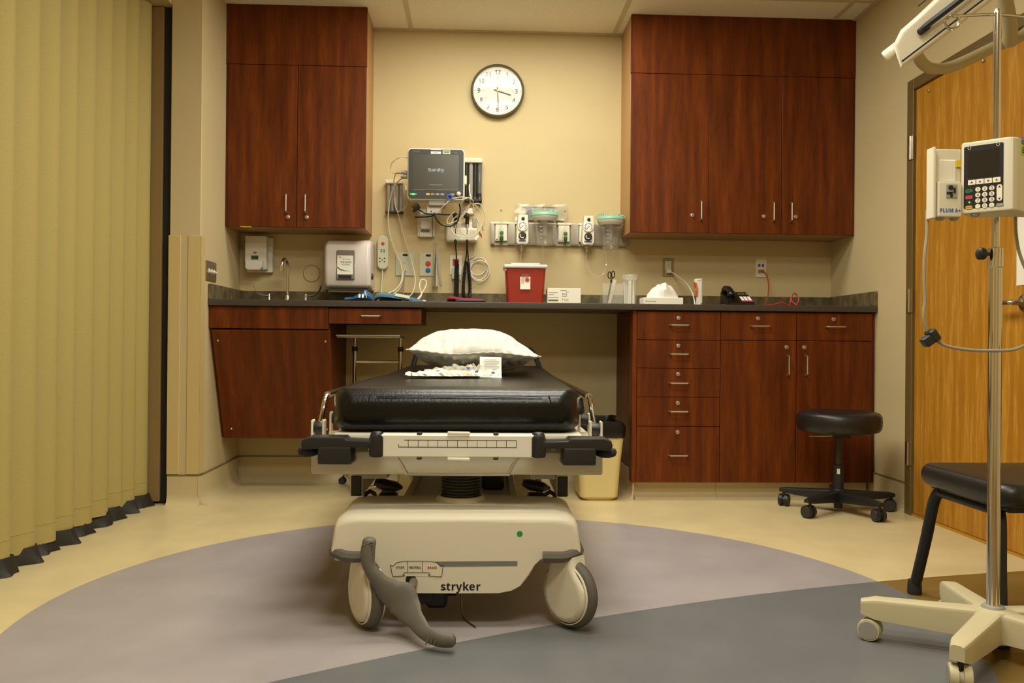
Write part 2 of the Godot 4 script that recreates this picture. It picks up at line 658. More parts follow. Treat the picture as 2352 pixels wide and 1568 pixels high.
func ceiling_and_lights() -> void:
	var s := structure("ceiling", V(0, YC, 0))
	P(s, "slab", G.new().bx(XFAR - 0.1, XR + 0.12, YC + 0.06, YC + 0.14, -0.12, ZFRONT + 0.1), M.ceiling_tile)
	var xs := [XFAR, -1.61, -0.39, 0.828, 2.042, XR]
	var zs := [0.0, 0.59, 1.2, 1.81, 2.42, 3.03, 3.64, 4.25, 4.86, 5.47, 6.08, ZFRONT]
	for i in xs.size() - 1:
		for k in zs.size() - 1:
			if i == 2 and (k == 1 or k == 3 or k == 5 or k == 7): continue
			P(s, "ceiling_tile", G.new().bx(xs[i] + 0.009, xs[i + 1] - 0.009, YC, YC + 0.018, zs[k] + 0.009, zs[k + 1] - 0.009, 0.003), M.ceiling_tile)
	for i in range(1, 5):
		P(s, "grid_bar", G.new().bx(xs[i] - 0.013, xs[i] + 0.013, YC - 0.004, YC + 0.03, 0, ZFRONT), M.ceiling_bar)
	for k in range(1, zs.size() - 1):
		for i in xs.size() - 1:
			P(s, "grid_bar", G.new().bx(xs[i] + 0.013, xs[i + 1] - 0.013, YC - 0.004, YC + 0.03, zs[k] - 0.013, zs[k] + 0.013), M.ceiling_bar)
	P(s, "wall_angle", G.new().bx(XFAR, XR, YC - 0.006, YC + 0.002, 0, 0.022), M.ceiling_bar)
	P(s, "wall_angle", G.new().bx(XR - 0.022, XR, YC - 0.006, YC + 0.002, 0.022, ZFRONT), M.ceiling_bar)
	for e in [[1, "nearest the counter wall", 0], [3, "over the stretcher", 1], [5, "past the foot of the stretcher", 2], [7, "farthest from the counter wall", 3]]:
		var z0: float = zs[e[0]]
		var c := V(0.219, YC, z0 + 0.305)
		var t := thing("ceiling_light", "recessed ceiling light panel, the one " + e[1], "ceiling light", c, "recessed ceiling light panels")
		var g := G.new()
		g.bx(-0.377, -0.34, YC - 0.004, YC + 0.04, z0 + 0.013, z0 + 0.597)
		g.bx(0.778, 0.815, YC - 0.004, YC + 0.04, z0 + 0.013, z0 + 0.597)
		g.bx(-0.34, 0.778, YC - 0.004, YC + 0.04, z0 + 0.013, z0 + 0.05)
		g.bx(-0.34, 0.778, YC - 0.004, YC + 0.04, z0 + 0.56, z0 + 0.597)
		P(t, "frame", g, M.enamel_white)
		P(t, "light_diffuser", G.new().bx(-0.34, 0.778, YC + 0.004, YC + 0.012, z0 + 0.05, z0 + 0.56), M.light_diffuser)
		var l := AreaLight3D.new()
		l.name = "panel_light"
		l.area_size = Vector2(1.1, 0.5)
		l.light_color = M.light_diffuser.emission
		l.light_energy = LAMP_ENERGY[e[2]]
		l.area_range = 12.0
		l.shadow_enabled = true
		l.position = V(0, -0.006, 0)
		l.rotation = V(-PI / 2, 0, 0)
		t.add_child(l)

func door() -> void:
	var s := structure("door_1", V(XR, 0, 1.45))
	P(s, "leaf", G.new().bx(XR + 0.004, XR + 0.048, 0.012, 2.103, 1.0, 1.92, 0.002), M.oak)
	P(s, "threshold", G.new().bx(XR - 0.004, XR + 0.06, 0.0, 0.011, 1.0, 1.92), M.brass)
	for e in [[0.94, 1.0], [1.92, 1.98]]:
		P(s, "jamb", G.new().bx(XR - 0.012, XR + 0.1, 0, 2.157, e[0], e[1], 0.003), M.frame_olive)
	P(s, "head_jamb", G.new().bx(XR - 0.012, XR + 0.1, 2.103, 2.157, 1.0, 1.92, 0.003), M.frame_olive)
	P(s, "closed_back", G.new().bx(XR + 0.1, XR + 0.12, 0, 2.157, 0.94, 1.98), M.frame_olive)
	for y in [1.817, 1.059, 0.303]:
		var h := P(s, "hinge", G.new().bx(XR - 0.016, XR - 0.008, y - 0.058, y + 0.058, 0.955, 1.005, 0.001), M.steel)
		P(h, "knuckle", G.new().lathe([[0.007, y - 0.058], [0.007, y + 0.058]], 10, V(XR - 0.018, 0, 0.985)), M.chrome)
	for z in [1.126, 1.564]:
		P(s, "bolt", G.new().at(V(XR, 2.061, z)).ball(Vector3.ZERO, V(0.006, 0.008, 0.008), 10, 6), M.chrome)
	var g := G.new().at(V(XR + 0.004, 1.01, 1.852), V(0, 0, 90)).lathe([[0.034, 0.0], [0.034, 0.006], [0.03, 0.01], [0.018, 0.012], [0.018, 0.02], [0.011, 0.022], [0.011, 0.05]], 22)
	var rose := P(s, "rose", g, M.steel)
	P(rose, "lever", G.new().tube(curve([V(XR - 0.045, 1.01, 1.852), V(XR - 0.055, 1.01, 1.845), V(XR - 0.055, 1.01, 1.80), V(XR - 0.055, 1.008, 1.735)], 4), 0.0095, 10), M.steel)
	var n := thing("notice_sheet", "blank off-white sheet fixed to the oak door above the lever", "sheet", V(XR, 1.08, 1.9))
	P(n, "sheet", G.new().bx(XR + 0.0015, XR + 0.004, 1.08, 1.367, 1.8, 1.91), M.paper)

func partition() -> void:
	# accordion partition: pleats stacked towards the room, black sweep at the floor
	var t := thing("accordion_partition", "tan pleated accordion partition with black sweep along the floor", "partition", V(-1.7, 0, 2.3))
	P(t, "lead_post", G.new().bx(-1.735, -1.588, 0.012, 2.528, 0.62, 0.715, 0.004), M.post_cloth)
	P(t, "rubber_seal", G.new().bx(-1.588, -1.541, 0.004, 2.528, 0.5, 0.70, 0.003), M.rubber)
	var z := 0.735
	var step := [0.16, 0.15, 0.155, 0.165, 0.17, 0.15, 0.16, 0.175]
	var sweep := []
	var i := 0
	var rng := RandomNumberGenerator.new()
	rng.seed = 5
	while z < 3.5:
		var d: float = step[i % 8]
		# one pleat: long face seen from the room, short return hidden behind its edge
		var pts := []
		for k in 9:
			var u := k / 8.0
			pts.append(Vector2(lerpf(-1.640, -1.722, u) + 0.03 * sin(PI * pow(u, 0.8)), z + d * u * 0.97))
		pts.append(Vector2(-1.728, z + d))
		var back := Vector2(-1.70, z + 0.02)
		var hem := 0.044 + rng.randf_range(-0.006, 0.008)
		var poly := []
		for p in pts: poly.append([p.x, p.y])
		for k in range(pts.size() - 1, -1, -1): poly.append([pts[k].x - 0.006 - (0.02 if k == 0 else 0.0), pts[k].y - (0.012 if k == 0 else 0.0)])
		P(t, "pleat", plan(G.new(), poly, hem, 2.54), M.pleat_cloth)
		P(t, "hem_stitch", hem_line(pts, hem + 0.075), M.pleat_cloth)
		for k in [0, 3, 6]:
			sweep.append(V(pts[k].x + rng.randf_range(-0.012, 0.02), 0.0, pts[k].y + rng.randf_range(-0.01, 0.01)))
		z += d
		i += 1
	var path := curve(sweep, 4)
	var a := PackedVector3Array()
	var rings := []
	for p in path:
		var w: float = 0.012 * sin(p.z * 61.0)
		rings.append(PackedVector3Array([p + V(0.016 + w, 0.001, 0), p + V(0.006, 0.028, 0), p + V(-0.006, 0.062, 0), p + V(-0.01, 0.062, 0), p + V(0.001, 0.028, 0), p + V(0.01 + w, 0.001, 0)]))
	P(t, "floor_sweep", G.new().loft(rings), M.sweep_vinyl)
	P(t, "track", G.new().bx(-1.73, -1.66, 2.515, 2.53, 0.62, 3.5), M.frame_olive)

func hem_line(pts: Array, y: float) -> G:
	var p := []
	for q in pts.slice(0, 8): p.append(V(q.x + 0.0005, y, q.y))
	return G.new().tube(p, 0.0012, 4)

# ---- cabinets ----
func pull(parent: Node3D, a: Vector3, b: Vector3) -> void:
	var o := V(0, 0, 0.028)
	P(parent, "handle", G.new().tube([a, a + o * 0.7, a + o + (b - a) * 0.06, b + o - (b - a) * 0.06, b + o * 0.7, b], 0.0042, 8), M.brushed)

func lock(parent: Node3D, p: Vector3) -> void:
	var l := P(parent, "lock", G.new().at(p, V(90, 0, 0)).lathe([[0.0125, 0.0], [0.0125, 0.004], [0.0105, 0.007], [0.007, 0.008], [0.0, 0.0085]], 16), M.brushed)
	P(l, "keyway", G.new().box(p + V(0, 0, 0.0085), V(0.0018, 0.008, 0.001)), M.black_plastic)

func front(parent: Node3D, called: String, x0: float, x1: float, y0: float, y1: float, z: float) -> MeshInstance3D:
	return P(parent, called, G.new().bx(x0, x1, y0, y1, z - 0.019, z, 0.0012), M.cherry)

func upper_cabinets() -> void:
	var z := 0.33
	var t := thing("wall_cabinet", "cherry two-door wall cabinet above the sink", "cabinet", V(-0.99, 1.467, 0))
	P(t, "carcass", G.new().bx(XL + 0.002, -0.611, 1.467, YC - 0.002, 0.001, 0.310), M.carcass)
	front(t, "header_panel", XL + 0.002, -0.609, 2.3675, YC - 0.002, z)
	P(t, "filler", G.new().bx(XL + 0.002, -1.37, 1.467, 2.366, 0.305, 0.322), M.cherry)
	var d := front(t, "door", -1.3685, -0.9915, 1.467, 2.365, z)
	pull(d, V(-1.043, 1.646, z), V(-1.043, 1.546, z)); lock(d, V(-1.036, 1.521, z))
	d = front(t, "door", -0.9885, -0.6115, 1.467, 2.365, z)
	pull(d, V(-0.938, 1.646, z), V(-0.938, 1.546, z)); lock(d, V(-0.933, 1.521, z))
	P(t, "yellow_tape", G.new().bx(-1.298, -1.238, 1.4645, 1.467, 0.27, 0.332), M.sticker_yellow)
	t = thing("wall_cabinet", "cherry three-door wall cabinet above the telephone", "cabinet", V(1.52, 1.467, 0))
	P(t, "carcass", G.new().bx(0.877, XR - 0.002, 1.467, YC - 0.002, 0.001, 0.310), M.carcass)
	front(t, "header_panel", 0.875, XR - 0.002, 2.3675, YC - 0.002, z)
	P(t, "filler", G.new().bx(2.159, XR - 0.002, 1.467, 2.366, 0.305, 0.322), M.cherry)
	d = front(t, "door", 0.878, 1.3242, 1.467, 2.365, z)
	pull(d, V(1.278, 1.645, z), V(1.278, 1.539, z)); lock(d, V(1.231, 1.566, z))
	d = front(t, "door", 1.3258, 1.7425, 1.467, 2.365, z)
	pull(d, V(1.693, 1.645, z), V(1.693, 1.539, z)); lock(d, V(1.643, 1.566, z))
	d = front(t, "door", 1.7455, 2.1575, 1.467, 2.365, z)
	pull(d, V(1.796, 1.645, z), V(1.796, 1.539, z)); lock(d, V(1.826, 1.566, z))

func counter_run() -> void:
	var zf := 0.602
	var t := thing("countertop", "long dark grey countertop with splash running wall to wall", "countertop", V(0.39, 1.015, 0.3))
	P(t, "top", G.new().bx(XL + 0.002, XR - 0.002, 1.015, 1.048, 0.001, 0.622, 0.004, 2), M.counter)
	P(t, "back_splash", G.new().bx(XL + 0.002, XR - 0.002, 1.048, 1.128, 0.001, 0.021, 0.002), M.splash)
	P(t, "end_splash", G.new().bx(XL + 0.002, XL + 0.022, 1.048, 1.128, 0.021, 0.619, 0.002), M.splash)
	P(t, "end_splash", G.new().bx(XR - 0.022, XR - 0.002, 1.048, 1.128, 0.021, 0.619, 0.002), M.splash)
	# sink cabinet: apron, sloping panel, side
	t = thing("sink_cabinet", "cherry sink cabinet with sloping removable front panel", "cabinet", V(-1.07, 0.3, 0.2))
	front(t, "apron_panel", XL + 0.002, -0.763, 0.898, 1.013, zf)
	var rise := 0.589
	var run := 0.24
	var len := sqrt(rise * rise + run * run)
	var g := G.new().at(V(-1.0605, 0.595, 0.475), V(rad_to_deg(atan2(run, rise)), 0, 0)).box(Vector3.ZERO, V(0.611, len, 0.018), 0.0012)
	var pn := P(t, "sloping_panel", g, M.cherry)
	for e in [[-0.28, 0.26], [0.28, 0.26], [-0.26, -0.26], [0.26, -0.26]]:
		P(pn, "screw", G.new().at(V(-1.0605, 0.595, 0.475), V(rad_to_deg(atan2(run, rise)), 0, 0)).ball(V(e[0], e[1], 0.0095), V(0.006, 0.006, 0.003), 10, 6), M.chrome)
	var sp := [[0.001, 0.3], [0.34, 0.3], [0.58, 0.885], [0.58, 1.013], [0.001, 1.013]]
	P(t, "side_panel", side(G.new(), sp, -0.775, -0.757), M.cherry)
	P(t, "side_panel", side(G.new(), sp, XL + 0.002, XL + 0.016), M.cherry)
	# shallow drawer slung under the counter
	t = thing("pencil_drawer", "shallow cherry drawer slung under the countertop beside the sink cabinet", "drawer", V(-0.52, 0.927, 0.3))
	P(t, "housing", G.new().bx(-0.755, -0.279, 0.93, 1.013, 0.12, 0.58), M.cherry)
	var d := front(t, "drawer_front", -0.7605, -0.277, 0.927, 1.006, zf)
	pull(d, V(-0.592, 0.968, zf), V(-0.489, 0.968, zf))
	# drawer unit
	t = thing("drawer_cabinet", "cherry base cabinet with five locking drawers", "cabinet", V(1.095, 0, 0.3))
	P(t, "carcass", G.new().bx(0.869, 1.319, 0.095, 1.013, 0.002, 0.58), M.cherry)
	P(t, "stile", G.new().bx(0.847, 0.8705, 0.095, 1.013, 0.52, zf - 0.004, 0.001), M.cherry)
	P(t, "side_skin", G.new().bx(0.862, 0.869, 0.153, 1.013, 0.002, 0.58), M.cherry)
	P(t, "plinth", side(G.new(), [[0.002, 0.0], [0.575, 0.0], [0.552, 0.005], [0.54, 0.02], [0.535, 0.05], [0.535, 0.094], [0.002, 0.094]], 0.872, 1.319), M.cove_base)
	g = G.new()
	g.prism(PackedVector2Array([Vector2(0.862, 0), Vector2(0.81, 0), Vector2(0.835, 0.006), Vector2(0.85, 0.022), Vector2(0.856, 0.05), Vector2(0.856, 0.15), Vector2(0.862, 0.15)]), 0.002, 0.585)
	P(t, "side_cove", g, M.cove_base)
	P(t, "corner_strip", G.new().bx(0.853, 0.866, 0.095, 0.153, 0.583, 0.588), M.steel)
	var ys := [[0.858, 1.008], [0.707, 0.8555], [0.553, 0.7045], [0.397, 0.5505], [0.096, 0.3945]]
	var hy := [0.936, 0.782, 0.627, 0.476, 0.242]
	var ly := [0.974, 0.826, 0.675, 0.520, 0.365]
	for i in 5:
		d = front(t, "drawer", 0.872, 1.3185, ys[i][0], ys[i][1], zf)
		var x := 1.045 - 0.0006 * i
		pull(d, V(x, hy[i], zf), V(x + 0.101, hy[i], zf))
		lock(d, V(1.092, ly[i], zf))
	# double cupboard with two drawers on top
	t = thing("base_cabinet", "cherry base cabinet with two doors under two drawers", "cabinet", V(1.74, 0, 0.3))
	P(t, "carcass", G.new().bx(1.3205, 2.154, 0.095, 1.013, 0.002, 0.58), M.cherry)
	P(t, "filler", G.new().bx(2.15, 2.166, 0.095, 1.013, 0.56, zf - 0.012), M.cherry)
	P(t, "plinth", side(G.new(), [[0.002, 0.0], [0.575, 0.0], [0.552, 0.005], [0.54, 0.02], [0.535, 0.05], [0.535, 0.094], [0.002, 0.094]], 1.3205, 2.154), M.cove_base)
	for e in [[1.3215, 1.7335, 1.4815, 1.522], [1.7365, 2.1485, 1.894, 1.934]]:
		d = front(t, "drawer", e[0], e[1], 0.8605, 1.008, zf)
		pull(d, V(e[2], 0.935, zf), V(e[2] + 0.1, 0.935, zf))
		lock(d, V(e[3], 0.976, zf))
	for e in [[1.3215, 1.7335, 1.685, 1.679], [1.7365, 2.1485, 1.784, 1.776]]:
		d = front(t, "door", e[0], e[1], 0.096, 0.8575, zf)
		pull(d, V(e[2], 0.778, zf), V(e[2], 0.674, zf))
		lock(d, V(e[3], 0.823, zf))

# flattened bar: stations are [centre, half width in the xy plane across the run, half depth in z]
func paddle(g: G, st: Array, sides := 14) -> G:
	var rings := []
	var n := st.size()
	for i in n:
		var d: Vector3 = st[mini(i + 1, n - 1)][0] - st[maxi(i - 1, 0)][0]
		d.z = 0
		d = d.normalized()
		var s := V(d.y, -d.x, 0)
		var ring := PackedVector3Array()
		for j in sides:
			var a := TAU * j / sides
			ring.append(st[i][0] + s * (cos(a) * st[i][1]) + V(0, 0, sin(a) * st[i][2]))
		ring.reverse()
		rings.append(ring)
	return g.loft(rings)

func stations(st: Array, n := 4) -> Array:
	var out := []
	for i in st.size() - 1:
		var a: Array = st[maxi(i - 1, 0)]
		var b: Array = st[i]
		var c: Array = st[i + 1]
		var d: Array = st[mini(i + 2, st.size() - 1)]
		for k in n:
			var u := float(k) / n
			out.append([b[0].cubic_interpolate(c[0], a[0], d[0], u), lerpf(b[1], c[1], smoothstep(0, 1, u)), lerpf(b[2], c[2], smoothstep(0, 1, u))])
	out.append(st[st.size() - 1])
	return out

func caster(t: Node3D, c: Vector3, turn: float, top: float) -> void:
	# big covered caster: tyre, two-sided cover that rises into the stem housing
	var r := 0.102
	var keep := O
	var g := G.new().at(V(c.x, r, c.z), V(0, turn, 0))
	var base := g.xf
	g.xf = base * Transform3D(Basis.from_euler(V(PI / 2, 0, 0)), Vector3.ZERO)
	g.lathe([[0.07, -0.02], [0.084, -0.0205], [0.094, -0.017], [0.1, -0.009], [0.102, 0.0], [0.1, 0.009], [0.094, 0.017], [0.084, 0.0205], [0.07, 0.02]], 36)
	var w := P(t, "caster", g, M.tire_grey)
	for s in [1, -1]:
		g = G.new()
		g.xf = base * Transform3D(Basis.from_euler(V(PI / 2 * s, 0, 0)), Vector3.ZERO)
		g.lathe([[0.088, 0.019], [0.088, 0.0235], [0.085, 0.0245], [0.085, 0.022]], 36, Vector3.ZERO, false, false)
		P(w, "rim", g, M.warm_white)
	# cover: round at the wheel, narrowing up to the stem
	var h := top - r
	var poly := PackedVector2Array()
	for i in 19:
		var a := PI * 0.86 + (PI * 1.28) * i / 18.0
		poly.append(Vector2.from_angle(a) * 0.083)
	poly.append(Vector2(0.05, 0.062))
	poly.append(Vector2(0.036, h * 0.75))
	poly.append(Vector2(0.034, h))
	poly.append(Vector2(-0.044, h))
	poly.append(Vector2(-0.066, h * 0.6))
	g = G.new()
	g.xf = base
	g.prism(poly, -0.034, 0.034, 0.016, 3)
	P(w, "cover", g, M.hood_plastic)

func stretcher() -> void:
	var cx := -0.03
	var t := thing("stretcher", "wheeled hospital stretcher with cream base cover and grey casters", "stretcher", V(-0.02, 0, 1.6))
	var zf := 2.665
	# base cover: outline of the front, pushed back, top corners rounded
	var half := [[0.0, 0.334], [0.20, 0.334], [0.29, 0.333], [0.325, 0.329], [0.345, 0.318], [0.354, 0.3], [0.358, 0.275], [0.362, 0.247], [0.366, 0.222], [0.34, 0.218], [0.28, 0.214], [0.25, 0.205], [0.232, 0.188], [0.215, 0.158], [0.19, 0.126], [0.165, 0.112], [0.125, 0.1045], [0.0, 0.104]]
	var poly := PackedVector2Array()
	for p in half: poly.append(Vector2(cx - p[0], p[1]))
	for i in range(half.size() - 2, 0, -1): poly.append(Vector2(cx + half[i][0], half[i][1]))
	var hub := Vector2(cx, 0.2)
	var lev := []
	for k in 6:
		var a := PI / 2 * k / 5.0
		var q := PackedVector3Array()
		for p in poly:
			var v := hub + (p - hub) * Vector2(1.0 - 0.03 * (1.0 - cos(a)), 1.0 - (0.17 if p.y > 0.23 else 0.03) * (1.0 - cos(a)))
			q.append(V(v.x, v.y, zf - 0.035 * (1.0 - sin(a))))
		lev.append(q)
	var bk := PackedVector3Array()
	for v in lev[0]: bk.append(V(v.x, v.y, 2.36))
	lev.push_front(bk)
	var g := G.new().loft(lev, false, false)
	var ends := PackedVector2Array()
	for v in lev[lev.size() - 1]: ends.append(Vector2(v.x, v.y))
	g.prism(ends, zf - 0.002, zf)
	g.prism(poly, 2.358, 2.36)
	var hood := P(t, "base_cover", g, M.hood_plastic, 50)
	# crowned top of the cover
	var rings := []
	for k in 7:
		var z := 2.62 - 0.045 * k
		var r := PackedVector3Array()
		var lift := 0.016 * sin(minf(1.0, k / 4.0) * PI / 2)
		for j in 17:
			var u := -1.0 + j / 8.0
			r.append(V(cx + u * 0.31, 0.322 + lift * pow(maxf(0.0, cos(u * PI / 2)), 0.8), z))
		rings.append(r)
	var rr := []
	for r in rings:
		var q: PackedVector3Array = r.duplicate()
		for j in range(16, -1, -1): q.append(V(r[j].x, 0.31, r[j].z))
		rr.append(q)
	P(hood, "crown", G.new().loft(rr), M.hood_plastic, 50)
	# bumper strips under both ends of the cover
	for s in [-1, 1]:
		var path := []
		for e in [[0.25, 2.672], [0.31, 2.672], [0.34, 2.66], [0.356, 2.635], [0.36, 2.58], [0.36, 2.44]]: path.append(V(cx + s * e[0], 0.214 + (0.006 if e[0] > 0.33 else 0.0), e[1]))
		P(hood, "bumper", G.new().tube(curve(path, 4), 0.0165, 8), M.tire_grey)
		P(hood, "skirt", G.new().bx(cx + s * 0.3 - 0.055, cx + s * 0.3 + 0.055, 0.195, 0.222, 2.42, 2.65, 0.008, 2), M.hood_plastic)
	# markings on the cover
	T(hood, "lettering", "stryker", V(-0.017, 0.126, zf + 0.0003), 0.0225, M.ink, Basis.IDENTITY, true, 1.05)
	P(hood, "letter_tail", G.new().box(V(-0.0655, 0.1185, zf + 0.0006), V(0.014, 0.0028, 0.0006)), M.ink)
	P(hood, "grey_stripe", G.new().prism(PackedVector2Array([Vector2(-0.09, 0.1985), Vector2(-0.076, 0.184), Vector2(0.147, 0.1865), Vector2(0.147, 0.2005)]), zf, zf + 0.0008), M.band_grey)
	var z2 := zf + 0.0008
	var dia := [[-0.2315, 0.189], [-0.226, 0.156], [-0.197, 0.158], [-0.201, 0.1625], [-0.197, 0.167], [-0.141, 0.167], [-0.136, 0.162], [-0.14, 0.158], [-0.108, 0.155], [-0.105, 0.189], [-0.11, 0.1855], [-0.12, 0.196], [-0.137, 0.2], [-0.2, 0.2], [-0.216, 0.196], [-0.226, 0.1855]]
	var path := []
	for p in dia: path.append(V(-0.2195 + (p[0] + 0.2315) * 1.2, p[1], z2 + 0.0006))
	for i in path.size(): P(hood, "diagram_line", G.new().tube([path[i], path[(i + 1) % path.size()]], 0.0007, 4), M.ink)
	for x in [-0.1697, -0.1265]: P(hood, "diagram_line", G.new().tube([V(x, 0.167, z2 + 0.0006), V(x, 0.2, z2 + 0.0006)], 0.0007, 4), M.ink)
	P(hood, "diagram_ground", G.new().prism(PackedVector2Array([Vector2(-0.2045, 0.199), Vector2(-0.2189, 0.188), Vector2(-0.2117, 0.157), Vector2(-0.0725, 0.156), Vector2(-0.0689, 0.188), Vector2(-0.0857, 0.195), Vector2(-0.1061, 0.199)]), zf, z2), M.hood_plastic)
	T(hood, "lettering", "STEER", V(-0.1913, 0.1815, z2 + 0.0004), 0.0062, M.ink_green, Basis.IDENTITY, true)
	T(hood, "lettering", "NEUTRAL", V(-0.1481, 0.1815, z2 + 0.0004), 0.0062, M.ink, Basis.IDENTITY, true, 0.9)
	T(hood, "lettering", "BRAKE", V(-0.0989, 0.181, z2 + 0.0004), 0.0062, M.ink_red, Basis.IDENTITY, true)
	P(hood, "green_dot", G.new().at(V(0.153, 0.279, zf), V(90, 0, 0)).lathe([[0.0085, 0.0], [0.0085, 0.0008]], 20), M.sticker_green)
	P(hood, "pivot_hole", G.new().at(V(-0.16, 0.146, zf - 0.001), V(90, 0, 0)).lathe([[0.0155, 0.0], [0.0155, 0.0016]], 20), M.black_plastic)
	# butterfly brake pedal
	var st := stations([[V(-0.272, 0.28, 2.715), 0.01, 0.006], [V(-0.273, 0.27, 2.72), 0.0195, 0.013], [V(-0.277, 0.235, 2.725), 0.0205, 0.014], [V(-0.272, 0.2, 2.728), 0.0185, 0.014], [V(-0.247, 0.165, 2.73), 0.0225, 0.014], [V(-0.212, 0.13, 2.73), 0.037, 0.015], [V(-0.182, 0.112, 2.735), 0.05, 0.015], [V(-0.158, 0.085, 2.75), 0.039, 0.015], [V(-0.133, 0.062, 2.78), 0.026, 0.014], [V(-0.105, 0.042, 2.815), 0.0215, 0.015], [V(-0.07, 0.035, 2.84), 0.021, 0.016], [V(-0.036, 0.035, 2.85), 0.0195, 0.015], [V(-0.023, 0.035, 2.85), 0.009, 0.007]], 4)
	var pedal := P(t, "brake_pedal", paddle(G.new(), st), M.pedal_grey, 60)
	for i in 7:
		var x := -0.1 + 0.011 * i
		P(pedal, "grip_rib", G.new().tube([V(x - 0.004, 0.0235, 2.853), V(x + 0.004, 0.044, 2.851)], 0.0022, 6), M.pedal_grey)
		var y := 0.214 + 0.0085 * i
		P(pedal, "grip_rib", G.new().tube([V(-0.291, y - 0.006, 2.7325), V(-0.262, y + 0.006, 2.7345)], 0.0018, 6), M.pedal_grey)
	P(pedal, "red_mark", G.new().tube([V(-0.1325, 0.0875, 2.772), V(-0.115, 0.0695, 2.795)], 0.002, 6), M.sticker_red)
	P(pedal, "green_mark", G.new().tube([V(-0.249, 0.188, 2.733), V(-0.239, 0.174, 2.734)], 0.0015, 6), M.sticker_lime)
	P(pedal, "hub", G.new().at(V(-0.153, 0.14, 2.66), V(90, 0, 0)).lathe([[0.0125, 0.0], [0.0125, 0.066], [0.009, 0.073], [0.0, 0.074]], 16), M.pedal_grey)
	# casters: pair under the cover, pair at the far end
	caster(t, V(-0.29, 0, 2.635), -62, 0.215)
	caster(t, V(0.304, 0, 2.64), -50, 0.215)
	caster(t, V(-0.33, 0, 0.72), -60, 0.25)
	caster(t, V(0.27, 0, 0.72), -50, 0.25)
	# spine of the base, a shallow tray, with far cover
	P(t, "base_spine", G.new().bx(cx - 0.19, cx + 0.19, 0.19, 0.3, 0.6, 2.45, 0.01, 2), M.hood_plastic)
	for s in [-1, 1]:
		P(t, "tray_rim", G.new().bx(cx + s * 0.178 - 0.013, cx + s * 0.178 + 0.013, 0.29, 0.322, 0.65, 2.44, 0.008, 2), M.hood_plastic)
	P(t, "far_cover", G.new().bx(cx - 0.36, cx + 0.36, 0.2, 0.3, 0.55, 0.9, 0.03, 3), M.hood_plastic)
	# jack columns in ribbed boots
	for z in [2.42, 0.95]:
		var prof := []
		for i in 16:
			var y := 0.33 + 0.0095 * i
			prof.append([0.0565, y]); prof.append([0.0615, y + 0.003]); prof.append([0.0615, y + 0.0055]); prof.append([0.0565, y + 0.0085])
		P(t, "lift_boot", G.new().lathe(prof, 28, V(cx + 0.005, 0, z)), M.dark_plastic, 30)
		P(t, "boot_collar", G.new().lathe([[0.1, 0.318], [0.095, 0.328], [0.082, 0.336], [0.072, 0.348], [0.065, 0.349], [0.062, 0.33]], 28, V(cx + 0.005, 0, z), false, false), M.hood_plastic)
	P(t, "hydraulic_block", G.new().bx(cx + 0.07, cx + 0.15, 0.3, 0.38, 1.5, 2.05, 0.01), M.black_plastic)
	# under the cover
	var dg := G.new().bx(-0.125, -0.06, 0.03, 0.2, 2.46, 2.56, 0.01).bx(-0.19, -0.1, 0.06, 0.18, 2.5, 2.62, 0.01).bx(-0.07, -0.03, 0.05, 0.12, 2.4, 2.5, 0.006)
	P(t, "pedal_linkage", dg, M.black_plastic)
	P(t, "bracket_plate", G.new().bx(-0.055, -0.018, 0.066, 0.2, 2.5, 2.51, 0.002), M.enamel)
	P(t, "ground_chain", G.new().tube(curve([V(-0.022, 0.1, 2.512), V(-0.02, 0.06, 2.53), V(-0.012, 0.01, 2.56), V(0.004, 0.003, 2.6), V(0.028, 0.003, 2.65)], 6), 0.0028, 6), M.steel)
	# pump pedals along both sides
	for s in [-1, 1]:
		var x: float = cx + s * 0.27
		P(t, "side_pedal", G.new().bx(x - 0.034, x + 0.034, 0.24, 0.285, 1.98, 2.06, 0.012, 2), M.dark_plastic)
		P(t, "side_pedal", paddle(G.new(), stations([[V(x - 0.05, 0.32, 2.0), 0.012, 0.03], [V(x - 0.02, 0.312, 2.0), 0.02, 0.035], [V(x + 0.02, 0.305, 2.0), 0.018, 0.035], [V(x + 0.05, 0.3, 2.0), 0.005, 0.02]], 4)), M.dark_plastic)
		P(t, "pedal_arm", G.new().bx(x - 0.013, x + 0.013, 0.16, 0.25, 2.0, 2.03, 0.004).bx(minf(x, cx + s * 0.17), maxf(x, cx + s * 0.17), 0.235, 0.26, 2.0, 2.03), M.black_plastic)
		P(t, "side_pedal", G.new().bx(x - 0.05, x + 0.05, 0.15, 0.175, 1.95, 2.05, 0.012, 2), M.dark_plastic)
		x = cx + s * 0.298
		var ring := []
		for e in [[-0.02, 0.2], [-0.021, 0.29], [-0.014, 0.318], [0.0, 0.326], [0.014, 0.318], [0.021, 0.29], [0.02, 0.2]]: ring.append(V(x + e[0], e[1] + 0.012, 2.3))
		P(t, "pedal_loop", G.new().tube(ring, 0.0075, 8), M.black_plastic)
		P(t, "pedal_loop_web", G.new().bx(x - 0.018, x + 0.018, 0.21, 0.3, 2.285, 2.292), M.dark_plastic)
	# litter frame: cross members seen from the foot
	var fr := P(t, "litter_frame", G.new().bx(cx - 0.445, cx + 0.44, 0.43, 0.5, 2.50, 2.54, 0.006, 2), M.enamel)
	P(fr, "face_plate", G.new().bx(cx - 0.225, cx + 0.235, 0.494, 0.562, 2.585, 2.635, 0.004), M.enamel_white)
